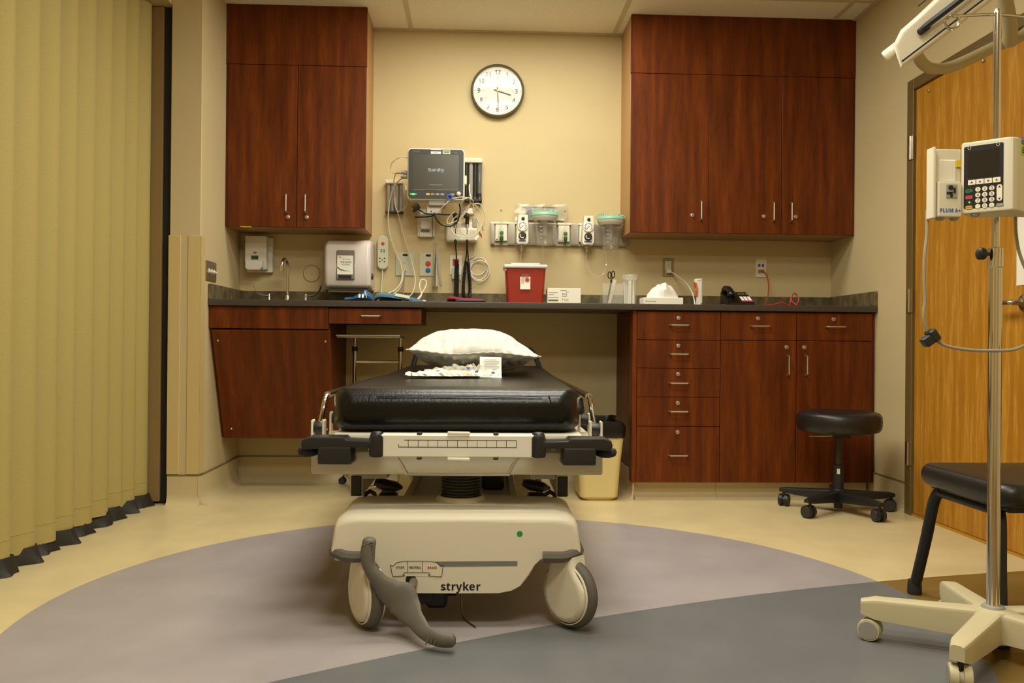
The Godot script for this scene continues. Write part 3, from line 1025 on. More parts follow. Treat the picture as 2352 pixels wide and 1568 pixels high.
	for s in [-1, 1]:
		P(fr, "side_rail_channel", G.new().bx(cx + s * 0.36 - 0.03, cx + s * 0.36 + 0.03, 0.45, 0.53, 0.6, 2.50, 0.004), M.enamel)
		P(fr, "bolt_cap", G.new().at(V(cx + s * 0.318, 0.477, 2.54), V(90, 0, 0)).lathe([[0.011, 0], [0.010, 0.003], [0.0, 0.0035]], 16), M.mid_grey)
		P(fr, "support_arm", G.new().bx(cx + s * 0.333 - 0.02, cx + s * 0.333 + 0.02, 0.335, 0.43, 1.7, 2.37, 0.003), M.enamel)
		P(fr, "arm_cap", G.new().bx(cx + s * 0.333 - 0.0165, cx + s * 0.333 + 0.0165, 0.335, 0.4, 2.37, 2.376, 0.002), M.black_plastic)
		P(fr, "clamp_tab", G.new().bx(cx + s * 0.26 - 0.04, cx + s * 0.26 + 0.04, 0.408, 0.43, 2.2, 2.48, 0.002), M.mid_grey)
	P(fr, "litter_deck", G.new().bx(cx - 0.375, cx + 0.375, 0.53, 0.556, 0.6, 2.56, 0.006, 2), M.enamel_white)
	P(fr, "under_beam", G.new().bx(cx - 0.1, cx + 0.1, 0.43, 0.5, 0.75, 2.5, 0.004), M.enamel)
	for y in [0.5665, 0.4905]: P(fr, "strap_tab", G.new().at(V(cx + 0.003, y, 2.6375), V(0, 0, -0.8)).box(Vector3.ZERO, V(0.066, 0.009, 0.008), 0.002), M.warm_white)
	for s in [-1, 1]:
		for y in [0.564, 0.491]: P(fr, "stop_pad", G.new().box(V(cx + s * 0.112, y, 2.62), V(0.015, 0.006, 0.03), 0.002), M.ink)
	# printed scale on the face plate
	var x0 := cx - 0.172
	var x1 := cx + 0.172
	P(fr, "scale_line", G.new().box(V((x0 + x1) / 2, 0.525, 2.6353), V(x1 - x0, 0.0016, 0.0006)), M.ink)
	P(fr, "scale_line", G.new().box(V((x0 + x1) / 2 + 0.008, 0.5455, 2.6353), V(x1 - x0 - 0.016, 0.0016, 0.0006)), M.ink)
	for i in 11: P(fr, "scale_tick", G.new().box(V(x0 + 0.028 + i * 0.0287, 0.535, 2.6353), V(0.0014, 0.021, 0.0006)), M.ink)
	P(fr, "scale_line", G.new().box(V(x1, 0.535, 2.6353), V(0.0016, 0.021, 0.0006)), M.ink)
	P(fr, "scale_line", G.new().box(V(x0, 0.529, 2.6353), V(0.0014, 0.009, 0.0006)), M.ink)
	# chrome bail under the plate
	P(fr, "bail", G.new().tube(curve([V(cx - 0.21, 0.502, 2.62), V(cx - 0.185, 0.498, 2.62), V(cx - 0.165, 0.475, 2.62), V(cx - 0.15, 0.448, 2.62), V(cx - 0.13, 0.4435, 2.62), V(cx + 0.13, 0.4435, 2.62), V(cx + 0.15, 0.448, 2.62), V(cx + 0.165, 0.475, 2.62), V(cx + 0.185, 0.498, 2.62), V(cx + 0.21, 0.502, 2.62)], 4), 0.0045, 8), M.chrome)
	# black corner pieces with rubber rollers
	for s in [-1, 1]:
		var pl := PackedVector2Array()
		var o := [[0.217, 0.497], [0.257, 0.497], [0.257, 0.522], [0.31, 0.522], [0.31, 0.474], [0.406, 0.474], [0.406, 0.518], [0.45, 0.516], [0.456, 0.53], [0.452, 0.545], [0.43, 0.553], [0.33, 0.553], [0.322, 0.545], [0.257, 0.5425], [0.254, 0.556], [0.248, 0.562], [0.224, 0.562], [0.217, 0.552]]
		for e in o: pl.append(Vector2(cx + s * e[0], e[1]))
		var c := P(t, "corner_bumper", G.new().prism(pl, 2.56, 2.64, 0.005, 2), M.black_plastic)
		P(c, "post", G.new().at(V(cx + s * 0.237, 0.0, 2.62)).lathe([[0.02, 0.495], [0.0225, 0.5], [0.0225, 0.55], [0.018, 0.564], [0.012, 0.569], [0.0, 0.57]], 18), M.black_plastic)
		P(c, "roller", G.new().at(V(cx + s * 0.443, 0.507, 2.585)).lathe([[0.015, -0.0165], [0.029, -0.011], [0.033, 0.0], [0.029, 0.009], [0.018, 0.013]], 20), M.rubber)
		P(c, "block", G.new().bx(cx + s * 0.358 - 0.048, cx + s * 0.358 + 0.048, 0.474, 0.525, 2.54, 2.645, 0.006, 2), M.black_plastic)
		# folded side rail: chrome hoops in cream brackets
		var xb: float = cx + s * 0.432 - (0.014 if s < 0 else 0.0)
		for zb in [2.42, 2.1, 1.2, 0.9]:
			var br := P(t, "rail_bracket", G.new().bx(xb - 0.021, xb - 0.014, 0.51, 0.585, zb - 0.02, zb + 0.02, 0.003).bx(xb + 0.014, xb + 0.021, 0.51, 0.585, zb - 0.02, zb + 0.02, 0.003).bx(xb - 0.021, xb + 0.021, 0.505, 0.515, zb - 0.025, zb + 0.025), M.warm_white)
			P(br, "pivot", G.new().at(V(xb, 0.56, zb), V(0, 0, 90)).lathe([[0.0, -0.0135], [0.017, -0.0135], [0.019, 0.0], [0.017, 0.0135], [0.0, 0.0135]], 16), M.black_plastic)
			P(br, "hoop", G.new().tube(curve([V(xb, 0.555, zb), V(xb - s * 0.008, 0.6, zb - 0.015), V(xb - s * 0.013, 0.65, zb - 0.04), V(xb - s * 0.016, 0.66, zb - 0.08)], 5), 0.0075, 8), M.chrome)
		P(t, "rail_bar", G.new().tube([V(xb - s * 0.016, 0.66, 0.75), V(xb - s * 0.016, 0.66, 2.36)], 0.011, 10), M.chrome)
		P(t, "rail_beam", G.new().bx(cx + s * 0.428 - 0.028, cx + s * 0.428 + 0.028, 0.49, 0.508, 0.7, 2.5, 0.003), M.enamel)
		if s > 0:
			P(t, "release_lever", G.new().tube(curve([V(xb - 0.016, 0.64, 2.15), V(xb - 0.018, 0.61, 2.16), V(xb - 0.018, 0.585, 2.17)], 4), [0.006, 0.007, 0.008, 0.009, 0.011, 0.012, 0.012, 0.011, 0.006], 8), M.black_plastic)
	# push handle at the head end
	P(t, "push_handle", G.new().tube(curve([V(-0.36, 0.54, 0.57), V(-0.34, 0.7, 0.53), V(-0.3, 0.82, 0.5), V(-0.27, 0.83, 0.5)], 5), 0.014, 8), M.black_plastic)
	P(t, "push_handle", G.new().tube(curve([V(0.36, 0.54, 0.57), V(0.34, 0.7, 0.53), V(0.3, 0.79, 0.5), V(0.27, 0.80, 0.5)], 5), 0.014, 8), M.black_plastic)
	t.rotation.y = deg_to_rad(-0.8)

func mattress_and_pillow() -> void:
	var cx := -0.02
	var t := thing("stretcher_mattress", "black vinyl mattress lying on the stretcher", "mattress", V(cx, 0.556, 1.6))
	# cross-sections from head to foot
	var rings := []
	var w := 0.388
	var zs := [0.60, 0.606, 0.62, 0.65, 0.8, 1.0, 1.3, 1.6, 1.9, 2.15, 2.3, 2.40, 2.46, 2.505, 2.53, 2.545, 2.551]
	for i in zs.size():
		var z: float = zs[i]
		var e := 0.0
		if z < 0.65: e = 0.05 - sqrt(maxf(0.0, 0.0025 - pow(0.65 - z, 2)))
		if z > 2.49: e = 0.0605 - sqrt(maxf(0.0, 0.0605 * 0.0605 - pow(z - 2.49, 2)))
		var head := smoothstep(1.9, 0.5, z)
		var y0 := 0.557 + 0.004 * head + e * 0.7
		var y1 := 0.689 + 0.026 * head - e * 0.75
		# plan: foot corners rounded
		var ww := w
		if z > 2.40: ww = w - 0.085 * (1.0 - sqrt(maxf(0.0, 1.0 - pow((z - 2.40) / 0.152, 2)))) * 0.75
		ww -= 0.03 * head
		var r := minf(0.036, (y1 - y0) / 2 * 0.98)
		var ring := PackedVector3Array()
		var sh := -0.032 * (z - 1.6) / 0.95
		for q in 4:
			var sx := 1.0 if (q == 0 or q == 3) else -1.0
			var sy := 1.0 if q < 2 else -1.0
			for k in 6:
				var a := PI / 2 * q + PI / 2 * k / 5.0
				ring.append(V(cx + sh + sx * (ww - r) + r * cos(a), (y0 + y1) / 2 + sy * ((y1 - y0) / 2 - r) + r * sin(a), z))
			if q == 0:
				for k in range(1, 10):
					var u := 1.0 - k / 5.0
					ring.append(V(cx + sh + u * (ww - r), y1 + 0.006 * (1.0 - u * u) * (1.0 if i > 3 and i < 13 else 0.2), z))
		rings.append(ring)
	var mt := P(t, "cover", G.new().loft(rings), M.black_vinyl, 60)
	# piping and pulled seam at the foot
	var p := []
	for i in 21:
		var u := -1.0 + i / 10.0
		p.append(V(cx - 0.02 + u * 0.25, 0.6685 + 0.0015 * sin(u * 9.0), 2.549))
	P(mt, "seam", G.new().tube(p, 0.0022, 6), M.black_vinyl)
	for s in [-1, 1]:
		P(mt, "seam", G.new().tube([V(cx - 0.02 + s * 0.27, 0.672, 2.542), V(cx - 0.02 + s * 0.275, 0.655, 2.549), V(cx - 0.02 + s * 0.275, 0.6, 2.548)], 0.0015, 6), M.black_vinyl)
	# pillow
	t = thing("pillow", "plump white pillow with piped edge on the black mattress", "pillow", V(0.0, 0.7, 1.44))
	var f := FastNoiseLite.new()
	f.seed = 9
	f.frequency = 6.0
	f.fractal_octaves = 3
	var g := G.new()
	var nx := 48
	var nz := 34
	for s in [1, -1]:
		var grid := []
		for i in nx + 1:
			var row := []
			for k in nz + 1:
				var u := -1.0 + 2.0 * i / nx
				var v := -1.0 + 2.0 * k / nz
				var pull_in := 1.0 - 0.07 * (1 - u * u) * absf(v) * absf(v)
				var pull_x := 1.0 - 0.08 * (1 - v * v) * absf(u) * absf(u)
				var h := pow(maxf(0.0, 1 - pow(absf(u), 2.4)), 0.6) * pow(maxf(0.0, 1 - pow(absf(v), 2.2)), 0.62)
				var px := u * 0.272 * pull_x
				var pz := v * 0.25 * pull_in
				var wr := f.get_noise_3d(px * 1.0, pz * 2.2, s * 3.0) * 0.02 + (absf(f.get_noise_2d(px * 2.6 + 5.0, pz * 1.1)) * -0.055 + sin(px * 64.0 + f.get_noise_2d(px * 2.0, pz) * 9.0) * 0.008) * smoothstep(0.3, 0.9, absf(v))
				var y: float = 0.79 - 0.006 * u + s * h * ((0.096 if s > 0 else 0.078) + wr) + 0.006 * sin(u * 5.0) * absf(v)
				if s > 0: y -= 0.03 * smoothstep(0.45, 0.8, u) * h
				row.append(V(px, y, 1.44 + pz))
			grid.append(row)
		for i in nx:
			for k in nz:
				if s > 0: g.quad(grid[i][k], grid[i][k + 1], grid[i + 1][k + 1], grid[i + 1][k])
				else: g.quad(grid[i][k], grid[i + 1][k], grid[i + 1][k + 1], grid[i][k + 1])
	var pw := P(t, "ticking", g, M.pillow_cloth, 70)
	p = []
	for i in nx + 1:
		var u := -1.0 + 2.0 * i / nx
		p.append(V(u * 0.272, 0.79 - 0.006 * u + 0.006 * sin(u * 5.0) + 0.0015 * sin(i * 1.9), 1.44 + 0.25 * (1.0 - 0.07 * (1 - u * u)) + 0.002))
	P(pw, "piping", G.new().tube(p, 0.0032, 6), M.pillow_cloth)
	# care label hanging over the seam
	var tag := G.new()
	var rows := []
	for e in [[0.776, 1.682], [0.762, 1.694], [0.742, 1.698], [0.722, 1.706], [0.706, 1.72], [0.6975, 1.745], [0.6965, 1.77]]:
		rows.append(PackedVector3Array([V(0.025, e[0], e[1]), V(0.112, e[0] - 0.001, e[1]), V(0.112, e[0] - 0.001, e[1] - 0.0012), V(0.025, e[0], e[1] - 0.0012)]))
	rows.reverse()
	var lab := P(t, "care_label", tag.loft(rows), M.tag_cloth)
	for i in 7:
		var y := 0.764 - 0.0065 * i
		P(lab, "print_line", G.new().box(V(0.068 + 0.003 * (i % 3), y, 1.6945 + 0.0018 * i), V(0.05 + 0.008 * ((i * 5) % 3), 0.0012, 0.0006)), M.ink_soft)
	# packaged tubing set in front of the pillow
	t = thing("sterile_package", "crumpled clear and white tubing package in front of the pillow", "package", V(-0.1, 0.7, 1.84))
	g = G.new()
	f.seed = 21
	f.frequency = 16.0
	grid_sheet(g, V(-0.26, 0.7025, 1.84), V(0.07, 0.7025, 1.80), 0.075, 0.028, f)
	P(t, "paper_backing", g, M.paper, 25)
	f.seed = 33
	g = G.new()
	grid_sheet(g, V(-0.19, 0.703, 1.83), V(0.1, 0.703, 1.79), 0.085, 0.05, f)
	P(t, "film_pouch", g, M.film, 20)
	P(t, "tubing", G.new().tube(curve([V(-0.2, 0.716, 1.83), V(-0.13, 0.73, 1.82), V(-0.06, 0.722, 1.83), V(0.02, 0.727, 1.81), V(0.07, 0.714, 1.82), V(0.0, 0.716, 1.8), V(-0.1, 0.713, 1.8)], 6), 0.0035, 6), M.clear_plastic)
	for e in [[-0.135, 0.722], [-0.02, 0.735], [0.012, 0.722], [0.075, 0.718]]: P(t, "print_mark", G.new().at(V(e[0], e[1], 1.868), V(-20, 10, 5)).box(Vector3.ZERO, V(0.012, 0.008, 0.001)), M.ink_blue)
	P(t, "print_mark", G.new().at(V(-0.235, 0.71, 1.872), V(-20, 10, 5)).box(Vector3.ZERO, V(0.003, 0.012, 0.001)), M.ink)

func grid_sheet(g: G, a: Vector3, b: Vector3, w: float, h: float, f: FastNoiseLite) -> void:
	var rings := []
	for i in 27:
		var u := i / 26.0
		var c := a.lerp(b, u)
		var ring := PackedVector3Array()
		var lim := sin(clampf(u, 0.04, 0.96) * PI)
		for j in 12:
			var an := TAU * j / 12
			var hh := h * (0.35 + 0.65 * lim) * (0.55 + 0.9 * absf(f.get_noise_2d(u * 1.3, an * 0.07)))
			var yy := maxf(0.0, sin(an)) * hh + 0.002 * (1.0 + sin(an))
			ring.append(c + V(0, yy, -cos(an) * w * (0.45 + 0.5 * lim) * (0.9 + 0.35 * f.get_noise_2d(u * 2.0 + 7.0, an * 0.1))))
		rings.append(ring)
	g.loft(rings)

func swivel(parent: Node3D, p: Vector3, turn: float, r: float, m: Material, face: Material) -> void:
	# small twin-wheel caster with a hood
	var g := G.new().at(p + V(0, r, 0), V(0, turn, 0))
	var base := g.xf
	var q := base * Transform3D(Basis.from_euler(V(0, 0, PI / 2)), Vector3.ZERO)
	g.xf = q
	g.lathe([[r * 0.6, -r * 0.82], [r * 0.94, -r * 0.8], [r, -r * 0.62], [r, -r * 0.2], [r * 0.7, -r * 0.18], [r * 0.7, r * 0.18], [r, r * 0.2], [r, r * 0.62], [r * 0.94, r * 0.8], [r * 0.6, r * 0.82]], 22)
	var c := P(parent, "caster", g, m)
	for s in [-1, 1]:
		g = G.new()
		g.xf = q
		g.lathe([[r * 0.84, s * r * 0.81], [r * 0.8, s * r * 0.86], [0.0, s * r * 0.87]], 20, Vector3.ZERO, false, false)
		P(c, "wheel_face", g, face)
	g = G.new()
	g.xf = base
	g.tube([V(0, r * 0.3, r * 0.25), V(0, r * 1.5, r * 0.25)], r * 0.24, 8)
	P(c, "stem", g, M.black_plastic)

func star_leg(g: G, c: Vector3, ang: float, r0: float, r1: float, h: Array, w: Array) -> G:
	# h: [low0, top0, low1, top1], w: half widths at hub and tip
	var d := V(cos(ang), 0, sin(ang))
	var s := V(-sin(ang), 0, cos(ang))
	var rings := []
	for i in 9:
		var u := i / 8.0
		var r := lerpf(r0, r1, u)
		var end := 1.0 - 0.3 * smoothstep(0.88, 1.0, u)
		var lo := lerpf(h[0], h[2], u)
		var hi := lerpf(h[1], h[3], pow(u, 0.8))
		var mid := (lo + hi) / 2
		lo = mid + (lo - mid) * end
		hi = mid + (hi - mid) * end
		var ww := lerpf(w[0], w[1], u) * end
		var k := minf(0.012, ww * 0.6)
		var ring := PackedVector3Array()
		for e in [[ww, lo], [ww, hi - k], [ww - k * 0.3, hi - k * 0.3], [ww - k, hi], [-ww + k, hi], [-ww + k * 0.3, hi - k * 0.3], [-ww, hi - k], [-ww, lo]]:
			ring.append(c + d * r + s * e[0] + V(0, e[1], 0))
		ring.reverse()
		rings.append(ring)
	return g.loft(rings)

func pole_and_pump() -> void:
	var c := V(1.403, 0, 2.90)
	var t := thing("iv_pole", "chrome infusion pole on a cream five-star base with casters", "pole", c)
	var g := G.new()
	g.at(c).lathe([[0.05, 0.045], [0.058, 0.06], [0.058, 0.115], [0.05, 0.128], [0.03, 0.131], [0.0, 0.131]], 24)
	var b := P(t, "hub", g, M.pole_base)
	for i in 5:
		var a := deg_to_rad(135.0 + 72.0 * i)
		var leg := P(t, "leg", star_leg(G.new(), c, a, 0.03, 0.33, [0.05, 0.128, 0.066, 0.12], [0.032, 0.025]), M.pole_base)
		swivel(leg, c + V(cos(a) * 0.305, 0, sin(a) * 0.305), [-20.0, 52.0, 10.0, -40.0, 30.0][i], 0.031, M.pole_base, M.mid_grey)
	P(b, "collar", G.new().at(c).lathe([[0.026, 0.128], [0.03, 0.131], [0.027, 0.137], [0.017, 0.139]], 20), M.mid_grey)
	P(t, "lower_tube", G.new().at(c).lathe([[0.0165, 0.13], [0.0165, 1.06], [0.012, 1.065]], 22), M.chrome)
	P(t, "clamp_collar", G.new().at(c).lathe([[0.0165, 1.045], [0.0185, 1.047], [0.0185, 1.098], [0.013, 1.1]], 22), M.chrome)
	P(t, "upper_tube", G.new().at(c).lathe([[0.0098, 1.06], [0.0098, 1.73], [0.007, 1.742], [0.0, 1.744]], 18), M.chrome)
	var k := P(t, "clamp_knob", G.new().at(c + V(-0.018, 1.082, 0.004), V(0, 0, 90)).lathe([[0.005, 0.0], [0.005, 0.012], [0.013, 0.014], [0.0165, 0.018], [0.0165, 0.03], [0.012, 0.034], [0.0, 0.035]], 14), M.black_plastic)
	for s in [-1, 1]:
		var x: float = s * 0.131
		var p := curve([c + V(0, 1.728, 0), c + V(x * 0.3, 1.727, 0), c + V(x * 0.75, 1.722, 0), c + V(x, 1.719, 0.004)], 4)
		for i in 17:
			var a: float = PI / 2 + (TAU * 0.9) * i / 16.0 * (1.0 if s < 0 else -1.0)
			p.append(c + V(x + cos(a) * 0.018, 1.700 + sin(a) * 0.018, 0.004 + 0.012 * i / 16.0))
		P(t, "hook", G.new().tube(p, 0.0042, 8), M.chrome)
	# infusion pump clamped to the pole
	t = thing("infusion_pump", "cream infusion pump with dark keypad panel clamped on the pole", "pump", V(1.35, 1.165, 2.95))
	var y0 := 1.166
	var y1 := 1.353
	var body := P(t, "housing", plan(G.new(), [[1.243, 2.962], [1.318, 3.036], [1.33, 3.042], [1.352, 3.036], [1.455, 2.95], [1.44, 2.925], [1.385, 2.925], [1.30, 2.90]], y0, y1, 0.006, 2), M.pump_shell)
	P(t, "pole_clamp", G.new().bx(1.357, 1.397, 1.2, 1.3, 2.914, 2.935).bx(1.357, 1.397, 1.2, 1.3, 2.872, 2.887).bx(1.39, 1.408, 1.2, 1.3, 2.872, 2.93), M.grey_plastic)
	var L := V(1.2445, y0, 2.9605)
	var ux := (V(1.3185, 0, 3.0335) - V(1.2445, 0, 2.9605)).normalized()
	var face := Basis(ux, Vector3.UP, ux.cross(Vector3.UP))
	var w := 0.104
	var h := y1 - y0
	var at := func(u: float, v: float, d: float) -> Vector3: return L + face * V(u * w, v * h, d + 0.0012)
	var fx := func(u: float, v: float, d: float) -> Transform3D: return Transform3D(face, at.call(u, v, d))
	g = G.new()
	g.xf = fx.call(0.5, 0.5, 0.0)
	var pan := P(body, "keypad_panel", g.prism(rrect(-0.046, 0.046, -0.081, 0.081, 0.004), -0.001, 0.0015), M.pump_panel)
	g = G.new()
	g.xf = fx.call(0.5, 0.7, 0.0015)
	P(pan, "display", g.prism(rrect(-0.036, 0.036, -0.038, 0.03, 0.002), 0, 0.0005), M.pump_screen)
	for i in 4:
		g = G.new()
		g.xf = fx.call(0.24 + 0.185 * i, 0.43, 0.0015)
		var sk := P(pan, "soft_key", g.prism(rrect(-0.0088, 0.0088, -0.0065, 0.0065, 0.001, 2), 0, 0.001), M.warm_white)
		g = G.new()
		g.xf = fx.call(0.24 + 0.185 * i, 0.43, 0.0025)
		P(sk, "arrow", g.prism(PackedVector2Array([Vector2(-0.003, -0.002), Vector2(0.003, -0.002), Vector2(0, 0.003)]), 0, 0.0004), M.ink)
	var digits := ["1", "2", "3", "4", "5", "6", "7", "8", "9", "", "0", "-"]
	for i in 12:
		var u := 0.38 + 0.155 * (i % 3)
		var v := 0.325 - 0.078 * (i / 3)
		g = G.new()
		g.xf = fx.call(u, v, 0.0015)
		var key := P(pan, "key", g.prism(disc(Vector2.ZERO, 0.0062, 16), 0, 0.0012), M.warm_white)
		if digits[i]: T(key, "digit", digits[i], at.call(u, v, 0.0028), 0.0072, M.ink, face)
	for e in [[0.315, "button_green", "START"], [0.225, "button_red", "STOP"], [0.085, "button_yellow", "ON/OFF"]]:
		g = G.new()
		g.xf = fx.call(0.18, e[0], 0.0015)
		var bt := P(pan, "function_button", g.prism(rrect(-0.0085, 0.0085, -0.0045, 0.0045, 0.004), 0, 0.0012), M[e[1]])
		T(bt, "lettering", e[2], at.call(0.18, e[0], 0.0028), 0.003, M.ink, face)
	g = G.new()
	g.xf = fx.call(0.19, 0.155, 0.0015)
	P(pan, "indicator_light", g.prism(disc(Vector2.ZERO, 0.002, 10), 0, 0.001), M.led_green)
	g = G.new()
	g.xf = fx.call(0.86, 0.25, 0.0015)
	var rk := P(pan, "rocker_key", g.prism(rrect(-0.0065, 0.0065, -0.021, 0.021, 0.006), 0, 0.0014), M.warm_white)
	for s in [-1, 1]:
		g = G.new()
		g.xf = fx.call(0.86, 0.25 + s * 0.082, 0.003)
		P(rk, "arrow", g.prism(PackedVector2Array([Vector2(-0.003, -s * 0.002), Vector2(0.003, -s * 0.002), Vector2(0, s * 0.003)]), 0, 0.0004), M.ink)
	g = G.new()
	g.xf = fx.call(0.87, 0.085, 0.0015)
	P(pan, "mode_key", g.prism(rrect(-0.0085, 0.0085, -0.004, 0.004, 0.0035), 0, 0.0012), M.mid_grey)
	for u in [0.18, 0.82]:
		var tear := []
		for i in 14:
			var a := TAU * i / 14
			tear.append(at.call(u, 0.91, 0.002) + face * V(cos(a) * 0.0036, sin(a) * 0.0036 + (0.004 if i == 3 or i == 4 else 0.0), 0))
		P(pan, "drop_mark", G.new().ring(tear, 0.0005, 4), M.warm_white)
	# right face stickers
	var rx := (V(1.455, 0, 2.95) - V(1.352, 0, 3.036)).normalized()
	var rf := Basis(rx, Vector3.UP, rx.cross(Vector3.UP))
	g = G.new()
	g.xf = Transform3D(rf, V(1.352, 1.322, 3.036) + rf * V(0.024, 0, 0.0))
	P(body, "lime_sticker", g.prism(rrect(-0.02, 0.02, -0.012, 0.012, 0.001, 2), 0, 0.0008), M.sticker_lime)
	for i in 3: T(body, "lettering", ["Clean", "Do not use", "if not dated"][i], V(1.352, 1.329 - 0.006 * i, 3.036) + rf * V(0.024, 0, 0.0012), 0.0032, M.ink, rf)
	g = G.new()
	g.xf = Transform3D(rf, V(1.352, 1.343, 3.036) + rf * V(0.02, 0, 0.0))
	P(body, "green_sticker", g.prism(rrect(-0.01, 0.01, -0.006, 0.006, 0.001, 2), 0, 0.0008), M.button_green)
	# cassette door, open to the left of the panel
	g = G.new()
	g.bx(1.166, 1.246, 1.156, 1.338, 2.935, 2.956, 0.004, 2)
	var cd := P(t, "cassette_door", g, M.pump_shell)
	P(cd, "door_lip", G.new().bx(1.163, 1.172, 1.154, 1.34, 2.935, 2.97, 0.003, 2), M.pump_shell)
	P(cd, "pocket", G.new().bx(1.186, 1.232, 1.25, 1.31, 2.95, 2.9585, 0.003), M.warm_white)
	P(cd, "cassette_block", G.new().bx(1.176, 1.24, 1.157, 1.25, 2.95, 2.972, 0.005, 2), M.pump_shell)
	P(cd, "slot_frame", G.new().bx(1.196, 1.226, 1.206, 1.242, 2.97, 2.974, 0.001), M.mid_grey)
	P(cd, "valve_port", G.new().at(V(1.208, 1.233, 2.973), V(90, 0, 0)).lathe([[0.0065, 0], [0.0065, 0.002], [0.0, 0.0022]], 14), M.black_plastic)
	P(cd, "slot", G.new().box(V(1.203, 1.219, 2.9745), V(0.012, 0.006, 0.001)).box(V(1.21, 1.215, 2.9745), V(0.006, 0.014, 0.001)).box(V(1.218, 1.226, 2.9745), V(0.006, 0.014, 0.001)), M.black_plastic)
	T(cd, "lettering", "PLUM A+", V(1.208, 1.174, 2.9725), 0.0095, M.ink_blue, Basis.IDENTITY, true)
	P(cd, "yellow_label", G.new().bx(1.231, 1.242, 1.29, 1.308, 2.957, 2.9605), M.sticker_yellow)
	P(cd, "foot", G.new().at(V(1.19, 1.15, 2.955)).lathe([[0.008, 0], [0.011, 0.004], [0.011, 0.008]], 12), M.mid_grey)
	P(cd, "foot", G.new().at(V(1.228, 1.15, 2.955)).lathe([[0.008, 0], [0.011, 0.004], [0.011, 0.01]], 12), M.mid_grey)
	P(body, "foot", G.new().at(V(1.275, 1.159, 2.972)).lathe([[0.008, 0], [0.011, 0.004], [0.011, 0.01]], 12), M.mid_grey)
	P(t, "purple_cap", G.new().at(V(1.42, 1.353, 2.95)).ball(V(0, 0.008, 0), V(0.035, 0.014, 0.028), 14, 8), M.purple)
	var cord := P(t, "power_cord", G.new().tube(curve([V(1.168, 1.18, 2.93), V(1.166, 1.12, 2.935), V(1.158, 1.06, 2.94), V(1.157, 1.0, 2.94), V(1.16, 0.94, 2.94), V(1.156, 0.9, 2.94), V(1.166, 0.862, 2.94), V(1.182, 0.842, 2.94), V(1.215, 0.822, 2.945), V(1.27, 0.812, 2.95), V(1.33, 0.81, 2.95), V(1.4, 0.815, 2.95), V(1.45, 0.845, 2.95), V(1.48, 0.9, 2.95), V(1.49, 0.96, 2.95)], 6), 0.0042, 8), M.cable_grey)
	P(cord, "cord", G.new().tube(curve([V(1.41, 1.175, 2.93), V(1.412, 1.12, 2.93), V(1.418, 1.06, 2.94), V(1.45, 0.98, 2.95), V(1.49, 0.93, 2.95), V(1.52, 0.98, 2.95)], 6), 0.0042, 8), M.cable_grey)
	g = G.new().at(V(1.17, 0.838, 2.945), V(0, 0, 35)).box(Vector3.ZERO, V(0.04, 0.026, 0.03), 0.005, 2)
	g.box(V(0.013, 0.004, 0), V(0.022, 0.034, 0.034), 0.004)
	P(cord, "plug", g, M.black_plastic)
	t.position += V(0.028, 0.012, 0)

func chair() -> void:
	var t := thing("side_chair", "black vinyl side chair with black metal legs by the oak door", "chair", V(1.7, 0, 2.6))
	# padded seat, crowned
	var rings := []
	for i in 13:
		var u := i / 12.0
		var y := lerpf(0.384, 0.452, u)
		var k := sin(PI * clampf(u * 0.94 + 0.03, 0.0, 1.0))
		var e := 0.02 * (1.0 - pow(k, 0.5))
		var ring := PackedVector3Array()
		for p in rrect(1.455 + e, 1.93 - e, -2.865 + e, -2.385 - e, 0.05, 5): ring.append(V(p.x, y, -p.y))
		rings.append(ring)
	for i in 5:
		var u := (i + 1) / 5.0
		var ring := PackedVector3Array()
		var e := 0.02 + 0.2 * u
		for p in rrect(1.455 + e, 1.93 - e, -2.865 + e, -2.385 - e, maxf(0.012, 0.05 * (1 - u)), 5): ring.append(V(p.x, 0.452 + 0.02 * sin(u * PI / 2), -p.y))
		rings.append(ring)
	P(t, "seat", G.new().loft(rings), M.seat_vinyl, 60)
	P(t, "seat_pan", G.new().bx(1.49, 1.9, 0.37, 0.386, 2.42, 2.83, 0.004), M.black_plastic)
	for e in [[1.49, 2.322, 2.435, 1.505], [1.47, 2.83, 2.78, 1.505], [1.97, 2.33, 2.435, 1.89], [1.96, 2.83, 2.78, 1.89]]:
		var leg := P(t, "leg", G.new().tube(curve([V(e[0], 0.02, e[1]), V(lerpf(e[0], e[3], 0.35), 0.2, lerpf(e[1], e[2], 0.55)), V(lerpf(e[0], e[3], 0.65), 0.335, lerpf(e[1], e[2], 0.92)), V(e[3], 0.372, e[2] + (0.03 if e[2] < 2.6 else -0.03))], 5), 0.0185, 10), M.black_plastic)
		P(leg, "rubber_foot", G.new().at(V(e[0], 0, e[1])).lathe([[0.021, 0.0], [0.0235, 0.004], [0.0225, 0.03], [0.0205, 0.045], [0.018, 0.048]], 14), M.rubber)
	P(t, "side_bar", G.new().tube([V(1.5, 0.362, 2.45), V(1.5, 0.362, 2.77)], 0.0135, 10), M.black_plastic)
	P(t, "side_bar", G.new().tube([V(1.89, 0.362, 2.45), V(1.89, 0.362, 2.77)], 0.0135, 10), M.black_plastic)
	for z in [2.42, 2.80]: P(t, "back_post", G.new().tube(curve([V(1.9, 0.36, z), V(1.99, 0.44, z), V(2.04, 0.6, z), V(2.09, 0.88, z)], 5), 0.0145, 10), M.black_plastic)
	P(t, "backrest", G.new().at(V(2.07, 0.75, 2.61), V(0, 0, -10)).box(Vector3.ZERO, V(0.05, 0.3, 0.44), 0.022, 3), M.seat_vinyl)

